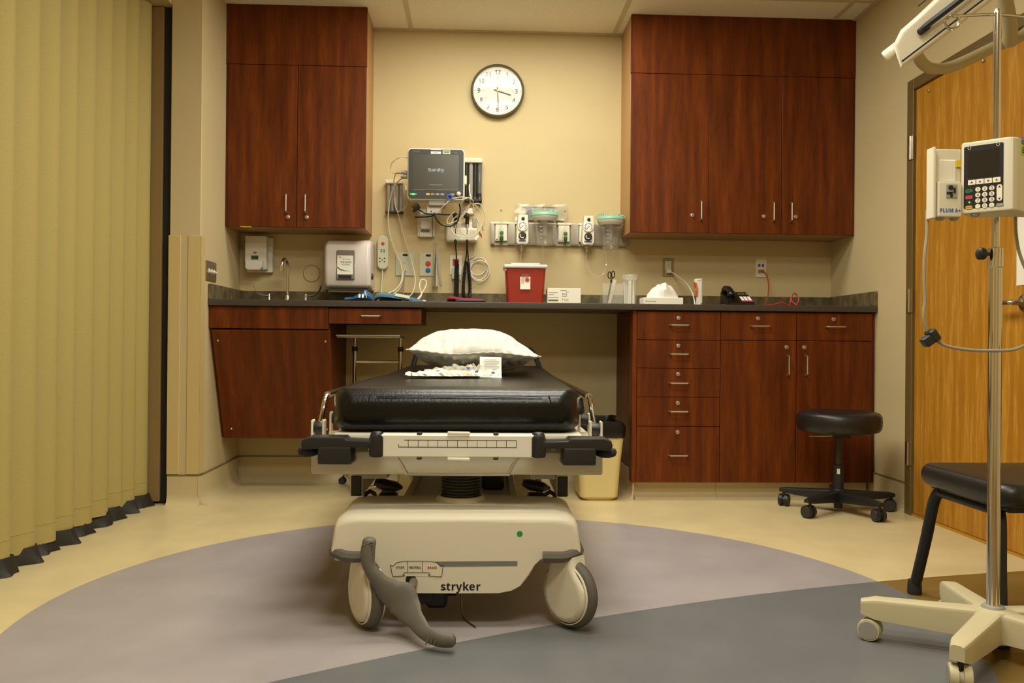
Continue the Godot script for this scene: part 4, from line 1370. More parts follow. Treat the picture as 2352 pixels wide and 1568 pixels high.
func stool() -> void:
	var c := V(1.84, 0, 0.90)
	var t := thing("exam_stool", "round black swivel stool on five casters before the base cabinet", "stool", c)
	P(t, "seat", G.new().at(c).lathe([[0.0, 0.402], [0.175, 0.402], [0.193, 0.408], [0.203, 0.424], [0.206, 0.455], [0.203, 0.482], [0.192, 0.498], [0.17, 0.505], [0.0, 0.507]], 44), M.seat_vinyl, 50)
	P(t, "seat_plate", G.new().at(c).lathe([[0.12, 0.393], [0.13, 0.402]], 28).bx(-0.04, 0.04, 0.375, 0.395, -0.05, 0.05), M.black_plastic)
	P(t, "lever", G.new().tube([c + V(0, 0.385, 0.03), c + V(-0.1, 0.385, 0.05), c + V(-0.175, 0.386, 0.06)], 0.0035, 8), M.chrome)
	P(t, "column", G.new().at(c).lathe([[0.0155, 0.2], [0.0155, 0.38]], 16), M.dark_plastic)
	var s := P(t, "column_sleeve", G.new().at(c).lathe([[0.026, 0.045], [0.026, 0.235], [0.02, 0.238]], 18), M.black_plastic)
	P(s, "tag", G.new().at(c, V(0, -22, 0)).box(V(0, 0.205, 0.0262), V(0.014, 0.026, 0.001)), M.warm_white)
	P(t, "hub", G.new().at(c).lathe([[0.02, 0.018], [0.022, 0.05], [0.038, 0.055], [0.04, 0.1], [0.03, 0.115]], 18), M.black_plastic)
	for i in 5:
		var a := deg_to_rad(143.0 + 72.0 * i)
		var leg := P(t, "leg", star_leg(G.new(), c, a, 0.02, 0.29, [0.05, 0.112, 0.072, 0.096], [0.028, 0.018]), M.black_plastic)
		swivel(leg, c + V(cos(a) * 0.268, 0, sin(a) * 0.268), [30.0, -35.0, 10.0, 60.0, 5.0][i], 0.031, M.black_plastic, M.dark_plastic)

func exam_lamp() -> void:
	# head of a ceiling-hung examination lamp, seen side on
	var t := thing("examination_lamp", "cream examination lamp head with black handle hanging near the door", "lamp", V(1.66, 1.95, 2.3))
	var d := Vector2(cos(deg_to_rad(32.8)), sin(deg_to_rad(32.8)))
	var n := Vector2(-d.y, d.x)
	var a := Vector2(1.44, 1.772)
	# outline of its long side, turned a little towards the room
	var o := Vector2(1.414, 1.772)
	var out := PackedVector2Array()
	for q in [a, a + d * 0.52, a + d * 0.58 + n * 0.04, a + d * 0.58 + n * 0.11, a + d * 0.5 + n * 0.155, Vector2(1.5, 1.945), Vector2(1.44, 1.9), Vector2(1.414, 1.85)]: out.append((q - o) * Vector2(0.9, 0.95))
	var turn := Transform3D(Basis.from_euler(V(deg_to_rad(19.0), deg_to_rad(-26.0), 0)), V(1.414, 1.772, 2.30))
	var g := G.new()
	g.xf = turn
	var head := P(t, "shell", g.prism(out, -0.2, 0.0, 0.014, 4), M.lamp_shell, 50)
	var tl := 34.5
	var p := V((a.x - 1.414) * 0.9, a.y - 1.772, -0.1)
	var lx := turn * Transform3D(Basis.from_euler(V(0, 0, deg_to_rad(tl))), p)
	var sub := func() -> G:
		var k := G.new()
		k.xf = lx
		return k
	P(head, "seam", sub.call().bx(0.015, 0.46, 0.014, 0.019, -0.1, 0.1008), M.black_plastic)
	P(head, "lens", sub.call().bx(0.03, 0.45, -0.004, 0.002, -0.075, 0.075), M.clear_plastic)
	P(head, "vent_slot", sub.call().bx(0.15, 0.24, 0.1275, 0.131, 0.08, 0.088), M.black_plastic)
	g = G.new()
	g.xf = turn * Transform3D(Basis.from_euler(V(0, 0, deg_to_rad(tl + 90.0))), V(0.012, 0.066, -0.09))
	P(t, "grip", g.lathe([[0.0205, -0.01], [0.0205, 0.042], [0.018, 0.048], [0.0, 0.049]], 20), M.lamp_shell)
	var hb := P(t, "handle", sub.call().tube(curve([V(0.115, 0.056, 0.1), V(0.13, 0.062, 0.118), V(0.2, 0.062, 0.125), V(0.3, 0.062, 0.125), V(0.37, 0.062, 0.12), V(0.39, 0.056, 0.1)], 4), 0.0105, 8), M.black_plastic)
	P(hb, "handle_foot", sub.call().box(V(0.122, 0.058, 0.112), V(0.042, 0.024, 0.02), 0.008, 2), M.black_plastic)
	P(t, "arm", G.new().tube(curve([V(1.56, 1.9, 2.16), V(1.6, 1.868, 2.12), V(1.66, 1.852, 2.08), V(1.74, 1.862, 2.06), V(1.82, 1.895, 2.06), V(1.92, 1.945, 2.06), V(2.02, 1.99, 2.08), V(2.05, 2.08, 2.12), V(2.05, 2.3, 2.2), V(2.05, 2.45, 2.2)], 6), 0.0205, 12), M.lamp_arm)
	P(t, "yoke", G.new().tube(curve([V(1.86, 2.08, 2.2), V(1.92, 2.0, 2.14), V(1.96, 1.95, 2.08)], 5), 0.026, 10), M.lamp_arm)
	P(t, "ceiling_stem", G.new().at(V(2.05, 0, 2.2)).lathe([[0.025, 2.4], [0.025, 2.66], [0.07, 2.67], [0.08, 2.699]], 20), M.lamp_arm)

func floor_things() -> void:
	# instrument stand under the counter
	var t := thing("instrument_stand", "chrome instrument stand with flat tray under the countertop", "stand", V(-0.56, 0, 0.3))
	var tr := P(t, "tray", G.new().bx(-0.735, -0.4, 0.855, 0.859, 0.1, 0.5), M.steel)
	P(tr, "tray_rim", G.new().tube([V(-0.735, 0.866, 0.5), V(-0.4, 0.866, 0.5), V(-0.4, 0.866, 0.1), V(-0.735, 0.866, 0.1), V(-0.735, 0.866, 0.5)], 0.006, 8), M.steel)
	for x in [-0.665, -0.41]:
		var pst := P(t, "post", G.new().tube([V(x, 0.06, 0.3), V(x, 0.79, 0.3)], 0.0125, 12), M.chrome)
		P(pst, "clamp", G.new().at(V(x, 0, 0.3)).lathe([[0.0165, 0.78], [0.0165, 0.806]], 14), M.black_plastic)
		P(pst, "rod", G.new().tube([V(x, 0.8, 0.3), V(x, 0.857, 0.3)], 0.0065, 10), M.chrome)
	P(t, "cross_bar", G.new().tube([V(-0.665, 0.722, 0.3), V(-0.41, 0.722, 0.3)], 0.0085, 10), M.chrome)
	var fb := P(t, "foot_frame", G.new().tube(curve([V(-0.75, 0.065, 0.09), V(-0.7, 0.06, 0.2), V(-0.665, 0.05, 0.34), V(-0.63, 0.045, 0.44), V(-0.54, 0.045, 0.47), V(-0.45, 0.045, 0.44), V(-0.41, 0.05, 0.34), V(-0.37, 0.06, 0.2), V(-0.33, 0.065, 0.09)], 5), 0.0125, 10), M.chrome)
	for e in [[-0.76, 0.08], [-0.32, 0.08], [-0.61, 0.455], [-0.47, 0.455]]: swivel(fb, V(e[0], 0, e[1]), 80, 0.021, M.rubber, M.dark_plastic)
	# waste bin with liner
	t = thing("waste_bin", "cream plastic waste bin with black liner beside the drawer cabinet", "bin", V(0.675, 0, 0.47))
	var rings := []
	for q in [[0.0, 0.0], [0.004, -0.012], [0.02, 0.004], [0.2, 0.016], [0.37, 0.032]]:
		var ring := PackedVector3Array()
		var k: float = q[1] if q[0] != 0.0 else -0.016
		for r in rrect(0.575 - k, 0.772 + k, -0.61 - k, -0.33 + k, 0.035, 5): ring.append(V(r.x, q[0], -r.y))
		rings.append(ring)
	P(t, "bucket", G.new().loft(rings), M.bin_cream)
	var f := FastNoiseLite.new()
	f.seed = 4
	f.frequency = 9.0
	rings = []
	for q in [[0.335, 0.034], [0.345, 0.038], [0.375, 0.041], [0.4, 0.04], [0.42, 0.034], [0.423, 0.024], [0.4, 0.014], [0.33, 0.01], [0.3, 0.0]]:
		var ring := PackedVector3Array()
		for r in rrect(0.575 - q[1], 0.772 + q[1], -0.61 - q[1], -0.33 + q[1], 0.045, 8):
			var n := f.get_noise_3d(r.x, q[0] * 1.5, r.y) * 0.018
			ring.append(V(r.x, q[0] + n * (1.4 if q[0] > 0.34 else 0.9), -r.y + n * 0.5))
		rings.append(ring)
	P(t, "liner", G.new().loft(rings, false, true), M.bag_black, 35)

func wall_clock() -> void:
	var c := V(0.129, 2.338, 0.0)
	var t := thing("wall_clock", "round wall clock with grey rim showing half past three", "clock", c)
	P(t, "rim", G.new().at(c, V(90, 0, 0)).lathe([[0.135, 0.001], [0.15, 0.001], [0.158, 0.012], [0.1595, 0.028], [0.156, 0.04], [0.151, 0.043], [0.147, 0.04], [0.1455, 0.026]], 64, Vector3.ZERO, false, false), M.clock_rim)
	P(t, "dial", G.new().at(c, V(90, 0, 0)).lathe([[0.1465, 0.001], [0.1465, 0.022]], 64), M.paper)
	var z := 0.0221
	for i in range(1, 13):
		var a := PI / 2 - TAU * i / 12
		T(t, "numeral", str(i), c + V(cos(a) * 0.112, sin(a) * 0.112, z), 0.0265, M.ink_soft, Basis.IDENTITY, true, 0.92)
		T(t, "hour_numeral", str(i + 12), c + V(cos(a) * 0.084, sin(a) * 0.084, z), 0.012, M.ink_pink)
	for i in 60:
		var a := TAU * i / 60
		var l := 0.007 if i % 5 == 0 else 0.0045
		P(t, "minute_tick", G.new().at(c, V(0, 0, rad_to_deg(a))).box(V(0.137, 0, z + 0.0002), V(l, 0.0022 if i % 5 == 0 else 0.0012, 0.0004)), M.ink_soft)
	var hand := func(called: String, deg: float, l0: float, l1: float, w: float, zz: float, m: Material) -> void:
		P(t, called, G.new().at(c + V(0, 0, zz), V(0, 0, 90 - deg)).box(V((l1 - l0) / 2, 0, 0), V(l0 + l1, w, 0.001)), m)
	hand.call("hour_hand", 107.0, 0.023, 0.083, 0.0068, 0.025, M.ink_soft)
	hand.call("minute_hand", 177.0, 0.023, 0.105, 0.0052, 0.0275, M.ink_soft)
	hand.call("second_hand", 1.0, 0.03, 0.1, 0.0016, 0.03, M.ink_pink)
	P(t, "hub", G.new().at(c + V(0, 0, 0.024), V(90, 0, 0)).lathe([[0.0045, 0], [0.0045, 0.008], [0, 0.0085]], 14), M.warm_white)
	var prof := []
	for i in 9: prof.append([0.146 * cos(PI / 2 * i / 8.0), 0.034 + 0.005 * sin(PI / 2 * i / 8.0)])
	P(t, "lens", G.new().at(c, V(90, 0, 0)).lathe(prof, 64, Vector3.ZERO, false, false), M.clock_lens, 60)

func sink_things() -> void:
	# faucet with wing handles
	var fx := -1.078
	var fz := 0.13
	var t := thing("faucet", "chrome gooseneck faucet with two wing handles at the sink", "faucet", V(fx, 1.0486, fz))
	P(t, "base", G.new().at(V(fx, 1.0486, fz)).lathe([[0.024, 0.0], [0.024, 0.008], [0.019, 0.014], [0.0155, 0.022], [0.0165, 0.03], [0.013, 0.036], [0.0095, 0.05]], 18), M.chrome)
	var p := [V(fx, 1.06, fz), V(fx, 1.15, fz), V(fx, 1.24, fz)]
	for i in 9:
		var a := PI * i / 9.0
		p.append(V(fx - 0.012 * (1 - cos(a)) / 2, 1.255 + 0.048 * sin(a), fz + 0.05 * (1 - cos(a))))
	p.append(V(fx - 0.013, 1.25, fz + 0.1))
	P(t, "spout", G.new().tube(curve(p, 2), 0.0085, 12), M.chrome)
	P(t, "aerator", G.new().tube([V(fx - 0.013, 1.262, fz + 0.1), V(fx - 0.013, 1.228, fz + 0.101)], 0.0105, 12), M.chrome)
	for s in [-1, 1]:
		var hx: float = fx + s * 0.105
		var h := P(t, "valve", G.new().at(V(hx, 1.0486, fz)).lathe([[0.021, 0.0], [0.021, 0.006], [0.015, 0.016], [0.009, 0.026], [0.008, 0.05], [0.006, 0.056], [0.0, 0.057]], 16), M.chrome)
		var rings := []
		for e in [[0.0, 0.045, 0.006], [0.02, 0.046, 0.008], [0.045, 0.05, 0.011], [0.068, 0.064, 0.013], [0.082, 0.086, 0.012], [0.087, 0.106, 0.007]]:
			var q := V(hx + s * e[0], 1.048 + e[1], fz + 0.004)
			var ring := PackedVector3Array()
			for k in 10:
				var a := TAU * k / 10
				ring.append(q + V(-s * sin(a) * 0.0035 * (e[0] / 0.09), cos(a) * (0.005 if e[0] < 0.05 else 0.002), sin(a) * e[2]))
			if s > 0: ring.reverse()
			rings.append(ring)
		P(h, "wing", G.new().loft(rings), M.brushed, 60)
	# round cover plate on the wall
	var c := V(-0.965, 1.236, 0)
	t = thing("cleanout_cover", "round flat cover plate with centre screw on the wall behind the faucet", "cover plate", c)
	P(t, "plate", G.new().at(c, V(90, 0, 0)).lathe([[0.049, 0.001], [0.049, 0.003], [0.047, 0.0045], [0.0, 0.0055]], 40), M.wall_paint)
	P(t, "edge", G.new().ring(circle(c + V(0, 0, 0.003), 0.049, 40), 0.0018, 6), M.cove_cap)
	P(t, "screw", G.new().ball(c + V(0, 0, 0.006), V(0.0055, 0.0055, 0.0025), 12, 6), M.chrome)
	# soap dispenser
	t = thing("soap_dispenser", "white wall soap dispenser with push bar under the wall cabinet", "dispenser", V(-1.265, 1.238, 0))
	P(t, "back_plate", G.new().bx(-1.335, -1.185, 1.235, 1.44, 0.001, 0.045, 0.006, 2), M.white_plastic)
	P(t, "cover", side(G.new(), [[0.04, 1.245], [0.085, 1.25], [0.1, 1.3], [0.098, 1.442], [0.04, 1.442]], -1.333, -1.208, 0.006, 2), M.white_plastic)
	P(t, "push_bar", G.new().prism(PackedVector2Array([Vector2(-1.326, 1.258), Vector2(-1.312, 1.243), Vector2(-1.242, 1.243), Vector2(-1.226, 1.26), Vector2(-1.224, 1.298), Vector2(-1.324, 1.298)]), 0.09, 0.122, 0.006, 2), M.white_plastic)
	P(t, "level_window", G.new().bx(-1.295, -1.254, 1.305, 1.328, 0.099, 0.1005), M.green_dark)
	P(t, "badge", G.new().bx(-1.283, -1.265, 1.34, 1.35, 0.099, 0.1005), M.grey_plastic)
	# paper towel dispenser
	t = thing("towel_dispenser", "rounded white paper towel dispenser with leaflet window", "dispenser", V(-0.725, 1.13, 0))
	P(t, "back_plate", G.new().bx(-0.885, -0.592, 1.135, 1.415, 0.001, 0.06, 0.01, 2), M.towel_shell)
	var sh := P(t, "shell", side(G.new(), [[0.02, 1.14], [0.205, 1.14], [0.222, 1.16], [0.235, 1.26], [0.225, 1.37], [0.2, 1.405], [0.15, 1.42], [0.02, 1.424]], -0.852, -0.592, 0.022, 4), M.towel_shell, 50)
	P(sh, "window", G.new().bx(-0.783, -0.68, 1.185, 1.352, 0.2, 0.2375, 0.004), M.grey_plastic)
	var lf := P(sh, "leaflet", G.new().bx(-0.778, -0.688, 1.215, 1.322, 0.23, 0.2385), M.paper)
	P(sh, "dark_slot", G.new().bx(-0.77, -0.697, 1.191, 1.21, 0.23, 0.2387), M.black_plastic)
	T(lf, "lettering", "WE'VE MADE", V(-0.724, 1.301, 0.2388), 0.006, M.ink_soft)
	T(lf, "lettering", "THE MOST", V(-0.728, 1.284, 0.2388), 0.0095, M.ink_green, Basis.IDENTITY, true)
	T(lf, "lettering", "HYGIENIC", V(-0.728, 1.27, 0.2388), 0.008, M.ink_green)
	P(lf, "red_logo", G.new().box(V(-0.762, 1.312, 0.2387), V(0.012, 0.005, 0.0004)), M.sticker_red)
	P(lf, "green_swoosh", G.new().prism(PackedVector2Array([Vector2(-0.777, 1.25), Vector2(-0.76, 1.238), Vector2(-0.735, 1.232), Vector2(-0.7, 1.234), Vector2(-0.735, 1.237), Vector2(-0.76, 1.245), Vector2(-0.777, 1.26)]), 0.2385, 0.2389), M.ink_green)
	P(t, "paper_strip", G.new().bx(-0.84, -0.63, 1.118, 1.142, 0.15, 0.152), M.paper)
	P(t, "paper_chute", G.new().bx(-0.862, -0.605, 1.128, 1.142, 0.06, 0.19, 0.004), M.grey_plastic)
	P(t, "side_knob", G.new().at(V(-0.592, 1.21, 0.16), V(0, 0, -90)).lathe([[0.02, 0.0], [0.016, 0.008], [0.0, 0.01]], 16), M.dark_plastic)
	# switch plate on the return wall
	t = thing("switch_plate", "steel plate with three toggle switches on the left return wall", "switch", V(XL, 1.195, 0.575))
	var pl := P(t, "plate", G.new().bx(XL + 0.001, XL + 0.006, 1.144, 1.247, 0.49, 0.66, 0.002), M.steel)
	for z in [0.53, 0.575, 0.62]:
		P(pl, "toggle", G.new().at(V(XL + 0.006, 1.196, z), V(0, 0, -20)).bx(0, 0.016, -0.005, 0.005, -0.005, 0.005, 0.002), M.warm_white)
		P(pl, "toggle_bezel", G.new().bx(XL + 0.006, XL + 0.008, 1.184, 1.208, z - 0.008, z + 0.008), M.warm_white)

func coil(path: Array, r: float, turns: int, wire: float) -> G:
	var pts := curve(path, 10)
	var n := turns * 7
	var out := []
	var len := pts.size() - 1
	for i in n + 1:
		var u := float(i) / n * len
		var k := mini(int(u), len - 1)
		var p: Vector3 = pts[k].lerp(pts[k + 1], u - k)
		var d: Vector3 = (pts[k + 1] - pts[k]).normalized()
		var s := d.cross(V(0, 0, 1)).normalized()
		var w := d.cross(s)
		var a := TAU * i / 7.0
		out.append(p + (s * cos(a) + w * sin(a)) * r)
	return G.new().tube(out, wire, 5)

func monitor_group() -> void:
	# patient monitor
	var t := thing("patient_monitor", "white-framed patient monitor on a wall arm with Standby screen", "monitor", V(-0.223, 1.643, 0.2))
	var sh := P(t, "shell", G.new().prism(rrect(-0.386, -0.06, 1.641, 1.937, 0.022, 5), 0.16, 0.252, 0.012, 3), M.warm_white)
	P(sh, "bezel", G.new().prism(rrect(-0.379, -0.067, 1.649, 1.93, 0.018, 5), 0.25, 0.2545), M.bezel)
	P(sh, "top_notch", G.new().prism(PackedVector2Array([Vector2(-0.258, 1.93), Vector2(-0.25, 1.926), Vector2(-0.198, 1.926), Vector2(-0.19, 1.93), Vector2(-0.19, 1.935), Vector2(-0.258, 1.935)]), 0.25, 0.2555), M.warm_white)
	var sc := P(sh, "screen", G.new().prism(rrect(-0.353, -0.094, 1.7, 1.9, 0.003, 2), 0.2535, 0.255), M.screen_dark)
	T(sc, "screen_text", "Standby", V(-0.223, 1.813, 0.2553), 0.018, M.screen_text)
	P(sc, "screen_line", G.new().box(V(-0.223, 1.728, 0.2553), V(0.075, 0.002, 0.0004)), M.mid_grey)
	P(sc, "screen_edge", G.new().box(V(-0.223, 1.7, 0.2553), V(0.259, 0.0018, 0.0006)), M.mid_grey)
	T(sh, "lettering", "INTELLIVUE", V(-0.335, 1.9165, 0.2548), 0.005, M.mid_grey)
	T(sh, "lettering", "MP50", V(-0.112, 1.9125, 0.2548), 0.005, M.mid_grey)
	P(sh, "white_label", G.new().bx(-0.253, -0.196, 1.904, 1.918, 0.254, 0.2552), M.paper)
	T(sh, "lettering", "Philips", V(-0.224, 1.911, 0.2556), 0.006, M.ink)
	P(sh, "green_label", G.new().bx(-0.186, -0.143, 1.904, 1.925, 0.254, 0.2552), M.pale_green)
	P(sh, "label_print", G.new().box(V(-0.164, 1.913, 0.2555), V(0.03, 0.004, 0.0006)).box(V(-0.164, 1.92, 0.2555), V(0.034, 0.003, 0.0006)), M.ink_green)
	P(sh, "status_light", G.new().bx(-0.36, -0.342, 1.6695, 1.6785, 0.254, 0.256, 0.0005), M.led_green)
	for x in [-0.3665, -0.3355]: P(sh, "status_light", G.new().box(V(x, 1.674, 0.255), V(0.004, 0.004, 0.0015)), M.led_green)
	for e in [[-0.268, "button_yellow"], [-0.241, "outlet_ivory"], [-0.213, "mid_grey"], [-0.186, "mid_grey"], [-0.128, "mid_grey"]]:
		P(sh, "front_key", G.new().bx(e[0] - 0.0105, e[0] + 0.0105, 1.669, 1.68, 0.254, 0.2565, 0.001), M[e[1]])
	P(sh, "knob", G.new().at(V(-0.094, 1.676, 0.254), V(90, 0, 0)).lathe([[0.016, 0], [0.016, 0.01], [0.013, 0.016], [0.0, 0.018]], 18), M.steel)
	P(sh, "side_socket", G.new().bx(-0.4, -0.384, 1.7, 1.73, 0.19, 0.22, 0.003), M.warm_white)
	P(sh, "side_handle", G.new().bx(-0.062, -0.048, 1.74, 1.79, 0.18, 0.23, 0.005, 2), M.warm_white)
	for y in [1.78, 1.803]: P(sh, "lead_plug", G.new().at(V(-0.386, y, 0.21), V(0, 0, 90)).lathe([[0.0125, -0.004], [0.0125, 0.02], [0.008, 0.032], [0.004, 0.04]], 12), M.mid_grey)
	# arm down to the wall track
	P(t, "mount_block", G.new().bx(-0.265, -0.17, 1.612, 1.645, 0.13, 0.24, 0.004), M.mid_grey)
	var arm := P(t, "mount_arm", G.new().bx(-0.275, -0.195, 1.572, 1.615, 0.1, 0.215, 0.006, 2), M.enamel_white)
	P(arm, "arm_link", side(G.new(), [[0.04, 1.535], [0.16, 1.575], [0.16, 1.605], [0.04, 1.58]], -0.318, -0.255, 0.004), M.enamel_white)
	P(t, "arm_button", G.new().at(V(-0.25, 1.583, 0.215), V(90, 0, 0)).lathe([[0.0035, 0], [0.0035, 0.003]], 10), M.ink)
	# leads hanging off the monitor
	for e in [
		[[V(-0.386, 1.889, 0.2), V(-0.44, 1.895, 0.18), V(-0.485, 1.865, 0.15), V(-0.488, 1.825, 0.13), V(-0.46, 1.81, 0.15), V(-0.42, 1.80, 0.2)], 0.0032, "cable_cream"],
		[[V(-0.42, 1.803, 0.2), V(-0.455, 1.81, 0.16), V(-0.475, 1.78, 0.1), V(-0.472, 1.73, 0.08), V(-0.472, 1.68, 0.07), V(-0.468, 1.63, 0.07), V(-0.455, 1.6, 0.072), V(-0.44, 1.54, 0.05), V(-0.41, 1.43, 0.05), V(-0.37, 1.31, 0.06), V(-0.345, 1.2, 0.1), V(-0.352, 1.12, 0.2), V(-0.37, 1.085, 0.3)], 0.003, "cable_cream"],
		[[V(-0.386, 1.775, 0.2), V(-0.43, 1.77, 0.18), V(-0.475, 1.73, 0.12), V(-0.5, 1.66, 0.08), V(-0.51, 1.58, 0.06), V(-0.505, 1.49, 0.05), V(-0.48, 1.4, 0.05), V(-0.44, 1.31, 0.05), V(-0.425, 1.24, 0.06), V(-0.43, 1.18, 0.1), V(-0.455, 1.13, 0.2), V(-0.5, 1.1, 0.3)], 0.0042, "cable_cream"],
		[[V(-0.386, 1.71, 0.2), V(-0.392, 1.65, 0.16), V(-0.402, 1.62, 0.12), V(-0.44, 1.605, 0.07), V(-0.455, 1.6, 0.072)], 0.0032, "cable_cream"],
	]: P(t, "lead", G.new().tube(curve(e[0], 6), e[1], 7), M[e[2]])
	P(t, "lead_connector", G.new().tube([V(-0.472, 1.68, 0.07), V(-0.47, 1.645, 0.062)], 0.006, 8), M.cable_cream)
	# bundle of leads looped on the right
	t = thing("sensor_leads", "tangle of cream sensor leads looped below the monitor", "cables", V(-0.02, 1.6, 0.2))
	for e in [
		[V(-0.13, 1.648, 0.272), V(-0.075, 1.658, 0.272), V(-0.02, 1.65, 0.25), V(-0.005, 1.63, 0.2), V(0.025, 1.6, 0.18), V(0.042, 1.55, 0.17), V(0.03, 1.49, 0.17), V(-0.01, 1.452, 0.18), V(-0.065, 1.442, 0.2), V(-0.115, 1.455, 0.2), V(-0.138, 1.5, 0.19), V(-0.12, 1.55, 0.18), V(-0.06, 1.59, 0.2), V(-0.02, 1.635, 0.22)],
		[V(-0.115, 1.645, 0.27), V(-0.07, 1.644, 0.272), V(-0.035, 1.655, 0.262), V(-0.03, 1.62, 0.22), V(-0.08, 1.55, 0.2), V(-0.15, 1.515, 0.2), V(-0.155, 1.545, 0.2), V(-0.12, 1.585, 0.2)],
		[V(-0.03, 1.62, 0.22), V(-0.075, 1.56, 0.2), V(-0.085, 1.49, 0.19), V(-0.06, 1.455, 0.19), V(-0.035, 1.45, 0.18)],
		[V(-0.015, 1.63, 0.22), V(0.0, 1.59, 0.2), V(0.005, 1.555, 0.19), V(-0.002, 1.545, 0.19)],
		[V(0.0, 1.63, 0.22), V(0.03, 1.63, 0.2), V(0.055, 1.58, 0.18), V(0.055, 1.53, 0.17), V(0.045, 1.5, 0.16)],
		[V(-0.005, 1.63, 0.22), V(-0.01, 1.59, 0.2), V(0.015, 1.54, 0.18), V(0.028, 1.51, 0.17), V(0.02, 1.48, 0.17)],
		[V(-0.02, 1.65, 0.25), V(-0.028, 1.68, 0.23), V(-0.034, 1.72, 0.21), V(-0.032, 1.745, 0.2)],
		[V(-0.21, 1.575, 0.235), V(-0.17, 1.615, 0.265), V(-0.135, 1.645, 0.272)],
	]: P(t, "lead", G.new().tube(curve(e, 6), 0.0032, 7), M.cable_cream)
	P(t, "grey_lead", G.new().tube(curve([V(-0.02, 1.63, 0.22), V(-0.06, 1.6, 0.2), V(-0.105, 1.555, 0.18)], 6), 0.0065, 7), M.cable_grey)
	for e in [
		[V(-0.335, 1.6, 0.2), V(-0.31, 1.585, 0.22), V(-0.275, 1.565, 0.235), V(-0.22, 1.565, 0.235), V(-0.16, 1.568, 0.2), V(-0.11, 1.575, 0.18)],
		[V(-0.285, 1.553, 0.2), V(-0.24, 1.556, 0.232), V(-0.23, 1.572, 0.235), V(-0.225, 1.545, 0.23), V(-0.19, 1.508, 0.21), V(-0.14, 1.503, 0.2), V(-0.1, 1.53, 0.2), V(-0.085, 1.59, 0.2), V(-0.09, 1.632, 0.2)],
	]: P(t, "black_lead", G.new().tube(curve(e, 6), 0.0042, 7), M.cable_black)
	P(t, "sensor_clip", G.new().at(V(-0.337, 1.608, 0.2), V(10, 20, 30)).box(Vector3.ZERO, V(0.04, 0.03, 0.03), 0.006, 2).box(V(-0.018, -0.014, 0), V(0.02, 0.014, 0.024), 0.003), M.black_plastic)
	P(t, "lead_end", G.new().tube([V(-0.285, 1.553, 0.2), V(-0.345, 1.553, 0.19)], [0.004, 0.007], 8), M.black_plastic)
	P(t, "lead_block", G.new().at(V(-0.002, 1.525, 0.19)).box(Vector3.ZERO, V(0.024, 0.06, 0.02), 0.006, 2), M.mid_grey)
	for e in [[0.03, 1.465, "ink_green"], [0.037, 1.455, "sticker_red"], [0.046, 1.495, "outlet_ivory"]]: P(t, "electrode_clip", G.new().at(V(e[0], e[1], 0.17), V(0, 0, 12)).box(Vector3.ZERO, V(0.008, 0.026, 0.01), 0.003), M[e[2]])
	P(t, "white_clip", G.new().at(V(0.013, 1.44, 0.17), V(0, 0, -35)).box(Vector3.ZERO, V(0.016, 0.034, 0.012), 0.003), M.warm_white)
	P(t, "blue_tie", G.new().ring(circle(V(-0.143, 1.656, 0.272), 0.014, 14), 0.005, 6), M.ink_blue)

